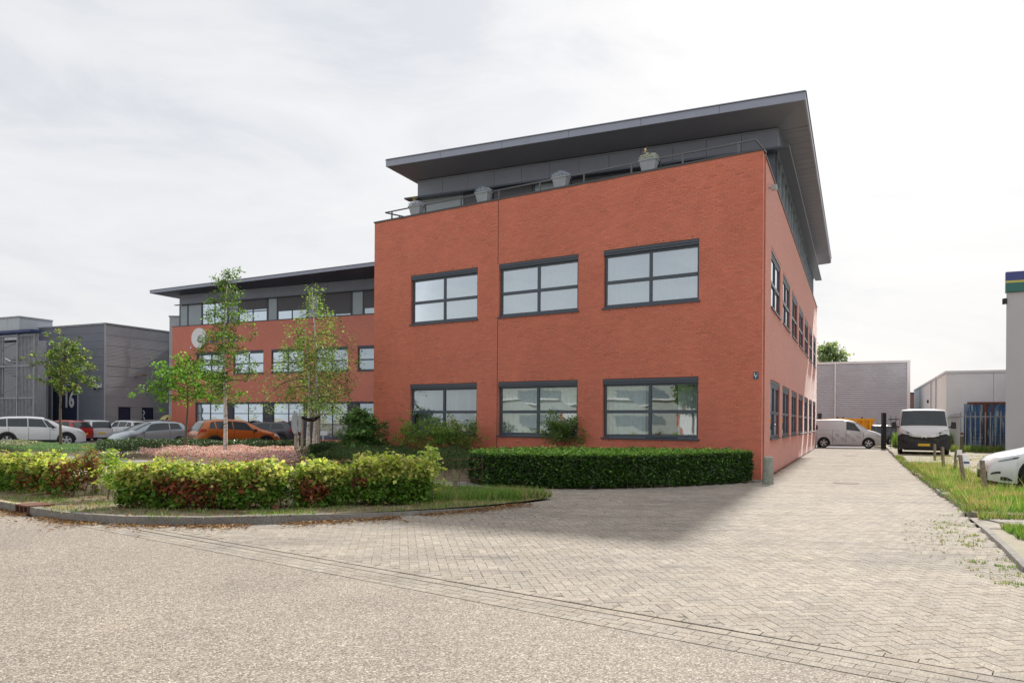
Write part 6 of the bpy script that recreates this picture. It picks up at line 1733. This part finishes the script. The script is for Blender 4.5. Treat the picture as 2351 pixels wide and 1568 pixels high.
def sapling(label, base, H, n, r, seed, cols):
    rd = random.Random(seed); root = thing("hedge_sapling", tuple(base), label, "sapling", "thin saplings in the hedge gaps"); b = MB(root); base = Vector(base)
    tip = base + Vector((rd.uniform(-.1, .1), 0, H)); b.tube([base, base.lerp(tip, .5) + Vector((.04, 0, 0)), tip], [.018, .011, .004], 6); cen = []
    for i in range(11):
        f = .3 + .7 * i / 11; a = base.lerp(tip, f); az = i * 2.4; q = a + Vector((math.cos(az) * r * (1.2 - f), math.sin(az) * r * .7 * (1.2 - f), .08)); b.tube([a, q], [.006, .003], 4); cen += [q, a.lerp(q, .5)]
    b.build("stem", M['bark'], root); C = clusters([tuple(c) for c in cen], n // 22, .07)
    leaves("foliage", C, .075, pal(len(C), cols, None, .2), M['leaf'], root, tuple(base), width=.62)
YG = [(.24, .33, .05), (.14, .26, .03), (.36, .40, .10)]
q = Vector((-2.95, 13.62, 0)); sapling("loose green shoots between the two right hand hedge pieces", tuple(q), .7, 500, .28, 14, YG)
q = G(245, 1158); sapling("thin sapling in the wide gap of the front hedge", tuple(q), .95, 420, .33, 2, YG)
q = G(213, 1150); sapling("bare stemmed sapling with reddish leaves at the left edge of the hedge gap", tuple(q), 1.0, 300, .32, 4, [(.20, .10, .05), (.14, .2, .04), (.26, .16, .08)])
q = G(272, 1160); sapling("low sapling just left of the large hedge piece", tuple(q), .72, 380, .3, 6, YG)
q = G(992, 1159); sapling("pale yellow sapling standing in front of the wire fence", tuple(q), 1.02, 620, .26, 8, [(.34, .42, .10), (.45, .48, .18), (.2, .3, .05)])

# ---- clipped laurel hedge
lp = [(6.50, 20.30), (5.0, 19.15), (3.4, 18.25), (2.0, 17.85), (.6, 17.75), (-.6, 18.25), (-1.12, 19.2), (-.6, 20.6), (.7, 21.5), (3.3, 21.5), (6.15, 21.15)]
lau = thing("clipped_hedge", (3, 19, 0), "low clipped laurel hedge with dark glossy leaves before the office front", "hedge")
def poly_inset(P, d):
    n = len(P); out = []
    cx = sum(p_[0] for p_ in P) / n; cy = sum(p_[1] for p_ in P) / n
    for (x, y) in P:
        v = Vector((cx - x, cy - y)); out.append((x + v.x / v.length * d, y + v.y / v.length * d))
    return out
LH = .79
b = MB(lau); ci = poly_inset(lp, .16); b.prism(ci, .05, LH - .10); b.build("inner_twigs", mat("dark_twigs", (.018, .022, .010), .95, var=.4, scale=20), lau)  # solid block added inside; darkness between the leaves painted as its colour
pp = resample(lp + [lp[0]], 400); PA = np.array([(p_.x, p_.y) for p_ in pp]); cpt = PA.mean(axis=0)
n = 52000; i = rng.integers(0, 400, n); wgt = np.where(PA[i, 1] < 20.9, 1, .12); i = i[rng.uniform(size=n) < wgt]; n = len(i)
inw = cpt - PA[i]; inw /= np.linalg.norm(inw, axis=1)[:, None]
z = rng.uniform(.03, LH, n); dep = np.abs(rng.normal(size=n)) * .055 + .02 * fnoise(PA[i, 0], z, 6) + .05 * (z < .12)
C = np.column_stack([PA[i] + inw * dep[:, None] + rng.normal(size=(n, 2)) * .02, z])
keep = (fnoise(PA[i, 0] * 1.0, z * 1.5, 9, 3) > .22) | (rng.uniform(size=n) < .5); C = C[keep]
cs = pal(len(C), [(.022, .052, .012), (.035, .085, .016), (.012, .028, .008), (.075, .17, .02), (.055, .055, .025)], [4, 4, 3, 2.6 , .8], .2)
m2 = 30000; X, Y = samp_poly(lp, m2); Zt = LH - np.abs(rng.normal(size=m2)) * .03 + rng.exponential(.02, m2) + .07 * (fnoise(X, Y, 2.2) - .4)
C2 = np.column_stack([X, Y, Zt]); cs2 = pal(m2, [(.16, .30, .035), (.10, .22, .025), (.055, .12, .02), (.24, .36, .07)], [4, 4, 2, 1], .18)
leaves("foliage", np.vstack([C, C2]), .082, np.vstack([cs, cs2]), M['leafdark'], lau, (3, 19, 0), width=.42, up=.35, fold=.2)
b = MB(lau)
for k in range(60):
    q = pp[int(random.uniform(0, 399))]; q2 = q.lerp(Vector((cpt[0], cpt[1], 0)), .04); b.tube([q2, q2 + Vector((random.uniform(-.1, .1), 0, .35))], [.015, .008], 5)
b.build("stems", M['bark'], lau, kind='stuff')

# ---- ground covers
def cover(name, label, poly, h, n, size, palette, weights=None, up=.3, width=.5, m='leaf', hn=.35, seed=1, scale=1.4, droop=0, spiky=0):
    X, Y = samp_poly(poly, n); hh_ = h * (1 - hn + hn * 2 * fnoise(X, Y, scale, seed)); 
    Z = hh_ * (1 - np.abs(rng.normal(size=n)) * .28).clip(.05, 1.1) + spiky * rng.exponential(.05, n)
    cols = pal(n, palette, weights, .2) * (.8 + .4 * fnoise(X, Y, 5, seed + 4))[:, None]
    o = leaves(name, np.column_stack([X, Y, Z]), size, cols, M[m], None, (0, 0, 0), width=width, up=up, kind='stuff', droop=droop); tag(o, label, "plants"); return o
cover("dark_ground_cover", "dark green feathery ground cover between birch and clipped hedge", [(-7.3, 25.2), (-4, 22.2), (-1.35, 19.5), (-.7, 20.9), (.9, 22.2), (6.0, 22.0), (6.3, 21.5), (-5.0, 28.8), (-6.6, 27.8)], .62, 60000, .075, [(.035, .07, .022), (.055, .105, .03), (.02, .042, .014), (.09, .12, .05)], width=.22, up=-.4, seed=3)
cover("pink_flower_bed", "bed of small pink flowers around the birches", [(-15.0, 30.1), (-8, 25.3), (-6.7, 25.1), (-6.2, 27.5), (-5.1, 30.6), (-6.5, 33.2), (-14.4, 33.2)], .42, 62000, .062, [(.86, .40, .48), (.90, .60, .66), (.66, .28, .37), (.92, .80, .82), (.12, .17, .07)], [4, 3, 1.5, 2, 1.6], m='petal', seed=5, up=-.2, width=.45, hn=.25)
cover("cotoneaster_bed", "low dark shrubs with small white flowers in front of the cars", [(-17.1, 31.0), (-15.3, 29.7), (-14.9, 30.5), (-14.4, 33.2), (-7.9, 33.4), (-7.8, 35.2), (-14, 36.2), (-19, 35.0)], .62, 50000, .07, [(.035, .075, .02), (.06, .12, .03), (.02, .04, .012), (.55, .55, .48), (.13, .17, .05)], [5, 4, 3, .55, 1], seed=7, hn=.22, m='leafdark')
cover("blue_green_bed", "soft blue green ground cover around the trunk of the young tree", [(-27.5, 40.5), (-25, 36.0), (-21.5, 33.3), (-17.2, 31.1), (-19, 35.0), (-20.5, 38.0)], .34, 46000, .075, [(.10, .17, .09), (.14, .23, .12), (.07, .12, .06)], width=.2, up=-.6, seed=9, hn=.15)
cover("white_flower_bed", "low plants with small white flowers under the white SUV", [(-28, 41.0), (-25.5, 36.2), (-22.5, 34.4), (-22.8, 36.0), (-24.5, 39.5)], .36, 22000, .06, [(.65, .64, .56), (.12, .17, .06), (.40, .36, .26), (.08, .12, .05)], [3, 3, 2, 2], m='petal', seed=11)
sb2 = cover("small_dark_bush", "small rounded dark bush at the foot of the double birch", [(-6.75, 24.9), (-6.1, 24.6), (-5.7, 25.0), (-6.2, 25.5)], .85, 5000, .07, [(.03, .06, .02), (.05, .09, .03)], seed=13, width=.3, up=-.3); sb2['kind'] = 'thing'; sb2['category'] = 'bush'
pb2 = cover("car_park_bush", "low dark bush at the end of the parking row, left of the silver car", [(-21.2, 42.6), (-19.6, 42.0), (-19.3, 43.6), (-20.8, 44.2)], 1.0, 5000, .10, [(.04, .085, .02), (.06, .12, .03)], seed=15); pb2['kind'] = 'thing'; pb2['category'] = 'bush'
# ---- grass
def grass(name, poly, n, h, palette, weights=None, zf=0., w=.006, dens=None, lean=.5, straw=.35):
    X, Y = samp_poly(poly, n)
    if dens is not None: k = rng.uniform(size=n) < dens(X, Y); X, Y = X[k], Y[k]
    Z = np.full(len(X), zf) if not callable(zf) else zf(X, Y)
    cols = pal(len(X), palette, weights, .2) * 1.35
    dry = (rng.uniform(size=len(X)) < straw * (fnoise(X, Y, 1.9, 8) * 2.4 - .75).clip(0, 1))[:, None]
    cols = np.where(dry, pal(len(X), [(.48, .38, .20), (.42, .27, .15), (.55, .48, .28)], None, .15), cols)
    o = blades(name, np.column_stack([X, Y, Z]), h, cols, M['grass'], None, (0, 0, 0), w=w, lean=lean); tag(o, None, None); return o
GP = [(.10, .20, .03), (.15, .27, .045), (.07, .13, .025), (.30, .28, .12)]
vpts = catmull(KERB, .3)
kx = np.array([p_.x for p_ in vpts]); ky = np.array([p_.y for p_ in vpts])
def vz(X, Y):
    d = np.min(np.hypot(X[:, None] - kx[None], Y[:, None] - ky[None]), axis=1)
    hk = np.clip((1.2 - X) / 4.0, .15, 1.0); return (.095 * hk * (1 - d / 7) + .012).clip(.0, .1)
vclip = [(x, y) for x, y in verge_poly if x > -16] 
vfront_ = [(x, y) for (x, y) in verge_poly]
vp2 = [p_ for p_ in vfront_ if p_[0] > -14] + []
grass("verge_grass", vp2, 60000, .07, GP, [4, 3, 3, .5], zf=vz, dens=lambda X, Y: .07 + .8 * (fnoise(X, Y, 2.0, 4) > .56) + .9 * ((X * .6 + Y * .8) > 9.6 + 0 * X), w=.006)
grass("tall_verge_grass", [(-2.2, 13.9), (-1.2, 14.2), (-.1, 14.75), (.85, 15.35), (.3, 16.0), (-.9, 16.3), (-2.3, 16.2)], 15000, .17, GP, [4, 4, 2, .4], zf=.05, w=.007)
bank = [(14.9, 28.2), (11.35, 20.4), (9.65, 16.6), (8.5, 14.0), (8.0, 12.95), (14, 12.6), (14, 17.0), (12.4, 18.6), (13.6, 22.0), (14.6, 24.5), (15.6, 27.5)]
grass("bank_grass", bank, 80000, .13, [(.12, .24, .035), (.19, .33, .05), (.08, .15, .03), (.40, .33, .14), (.33, .22, .11)], [5, 4, 3, 1.2, .5], zf=.09, w=.008, dens=lambda X, Y: .25 + .8 * (fnoise(X, Y, 1.5, 2) > .38), straw=.75)
grass("tall_weeds", bank, 2600, .42, [(.30, .32, .14), (.42, .36, .2), (.16, .26, .06)], zf=.09, w=.006, dens=lambda X, Y: (fnoise(X, Y, 1.1, 9) > .52) * 1.0)
grass("edge_grass", [(8.0, 12.95), (7.7, 12.4), (14, 11.9), (14, 12.9)], 9000, .12, GP, [4, 3, 2, 2], zf=.02, w=.007)
krp = resample(KR, 300); n = 7000; ii = rng.integers(120, 300, n)
X = np.array([q.x for q in krp])[ii] + .10 + .08 * rng.normal(size=n); Y = np.array([q.y for q in krp])[ii] + .03 * rng.normal(size=n)
k = fnoise(X, Y, 3, 5) > .45
blades("kerb_edge_grass", np.column_stack([X, Y, np.full(n, .07)])[k], .11, pal(int(k.sum()), [(.16, .28, .05), (.4, .33, .16), (.12, .2, .04)], None, .2), M["grass"], None, (0, 0, 0), w=.007, lean=.8)
grass("corner_grass", [(7.45, 11.5), (7.05, 10.6), (6.9, 10.2), (8.2, 9.9), (12, 9.5), (12, 10.8)], 16000, .10, GP, [4, 4, 2, 1.2], zf=.02, w=.007, dens=lambda X, Y: .3 + .7 * (fnoise(X, Y, 2.5, 3) > .4))
grass("paver_weeds", [(5.2, 7.2), (6.2, 9.7), (7.0, 11.4), (7.8, 13.0), (7.4, 13.2), (6.2, 11.0), (5.4, 9.4), (4.7, 7.4)], 9000, .035, GP, [4, 3, 2, 4], zf=0, w=.005, dens=lambda X, Y: (fnoise(X, Y, 7, 6) > .62) * .5 * (fnoise(X, Y, 1.3, 2) > .4))
grass("fence_weeds", [(24.0, 41.2), (30, 38.6), (31, 39.6), (24.4, 42.0)], 5000, .35, GP, [4, 3, 2, 2], zf=.1, w=.015)
grass("gate_weeds", [(24.0, 47.0), (27.5, 45.5), (28, 48), (25, 49.5)], 3500, .9, [(.16, .30, .05), (.10, .2, .03)], zf=.05, w=.03, lean=.3)
grass("lot_weeds", [(14.5, 24.5), (26, 24), (30, 38), (20, 36)], 12000, .05, [(.36, .33, .16), (.2, .24, .07)], zf=.09, w=.012, dens=lambda X, Y: (fnoise(X, Y, 1.2, 6) > .5) * 1.0)
# fallen leaves along the kerb
kp = catmull(KERB, .08); kp = [p_ for p_ in kp if -12 < p_.x < .3]
n = 11000; ii = rng.integers(0, len(kp), n); KX = np.array([(p_.x, p_.y) for p_ in kp])
dd_ = rng.exponential(.14, n); kn = np.array([-.35, -.94])
ti = np.gradient(KX, axis=0); ti /= np.linalg.norm(ti, axis=1)[:, None]; kn_ = np.stack([ti[:, 1], -ti[:, 0]], 1)
keep = fnoise(KX[ii, 0], KX[ii, 1], 3.1, 2) > rng.uniform(.30, .62, n)
Cl = np.column_stack([KX[ii] + kn_[ii] * (dd_ + .015)[:, None] + ti[ii] * rng.uniform(-.15, .15, (n, 1)), np.full(n, .008) + rng.uniform(0, .014, n)])[keep]
o = leaves("fallen_leaves", Cl, .05, pal(len(Cl), [(.34, .17, .08), (.24, .12, .06), (.42, .28, .14), (.16, .09, .05)], None, .2), M['petal'], None, width=.6, up=2.5, kind='stuff')
n = 2600; t = rng.uniform(0, 1, n); 
X, Y = samp_poly(vp2, 26000); k = rng.uniform(size=26000) < .25 * (np.min(np.hypot(X[:, None] - kx[None], Y[:, None] - ky[None]), axis=1) < 2.6) + .02; X, Y = X[k], Y[k]
o = leaves("leaf_litter", np.column_stack([X, Y, vz(X, Y) + .02]), .05, pal(len(X), [(.34, .17, .08), (.24, .12, .06), (.42, .28, .14)], None, .2), M['petal'], None, width=.6, up=2.5, kind='stuff')
# small debris in the driveway
X, Y = samp_poly([(-1, 13.6), (3, 16), (3, 12), (0, 10.5), (-2, 11.8)], 500); k = rng.uniform(size=500) < .7
X2, Y2 = samp_poly([(5, 7.4), (6.2, 9.8), (7.4, 12.6), (6.4, 12.4), (5.0, 9.6)], 350)
X, Y = np.concatenate([X[k], X2]), np.concatenate([Y[k], Y2])
o = leaves("driveway_debris", np.column_stack([X, Y, np.full(len(X), .010)]), .035, pal(len(X), [(.30, .20, .10), (.22, .2, .1), (.5, .45, .38), (.16, .2, .06)], None, .2), M['petal'], None, width=.5, up=2.5, kind='stuff')
# tree across the street, seen in the glass
tree("street_tree", "leafy tree across the street standing before the grey building", (-36, -9.0, 0), 6.5, .16, 2.5, 2.2, lambda f: .95 if f < .6 else 2.2 * (1.05 - f), 34, 40, .25, G1, rise=.5, seed=41, sig=.3)
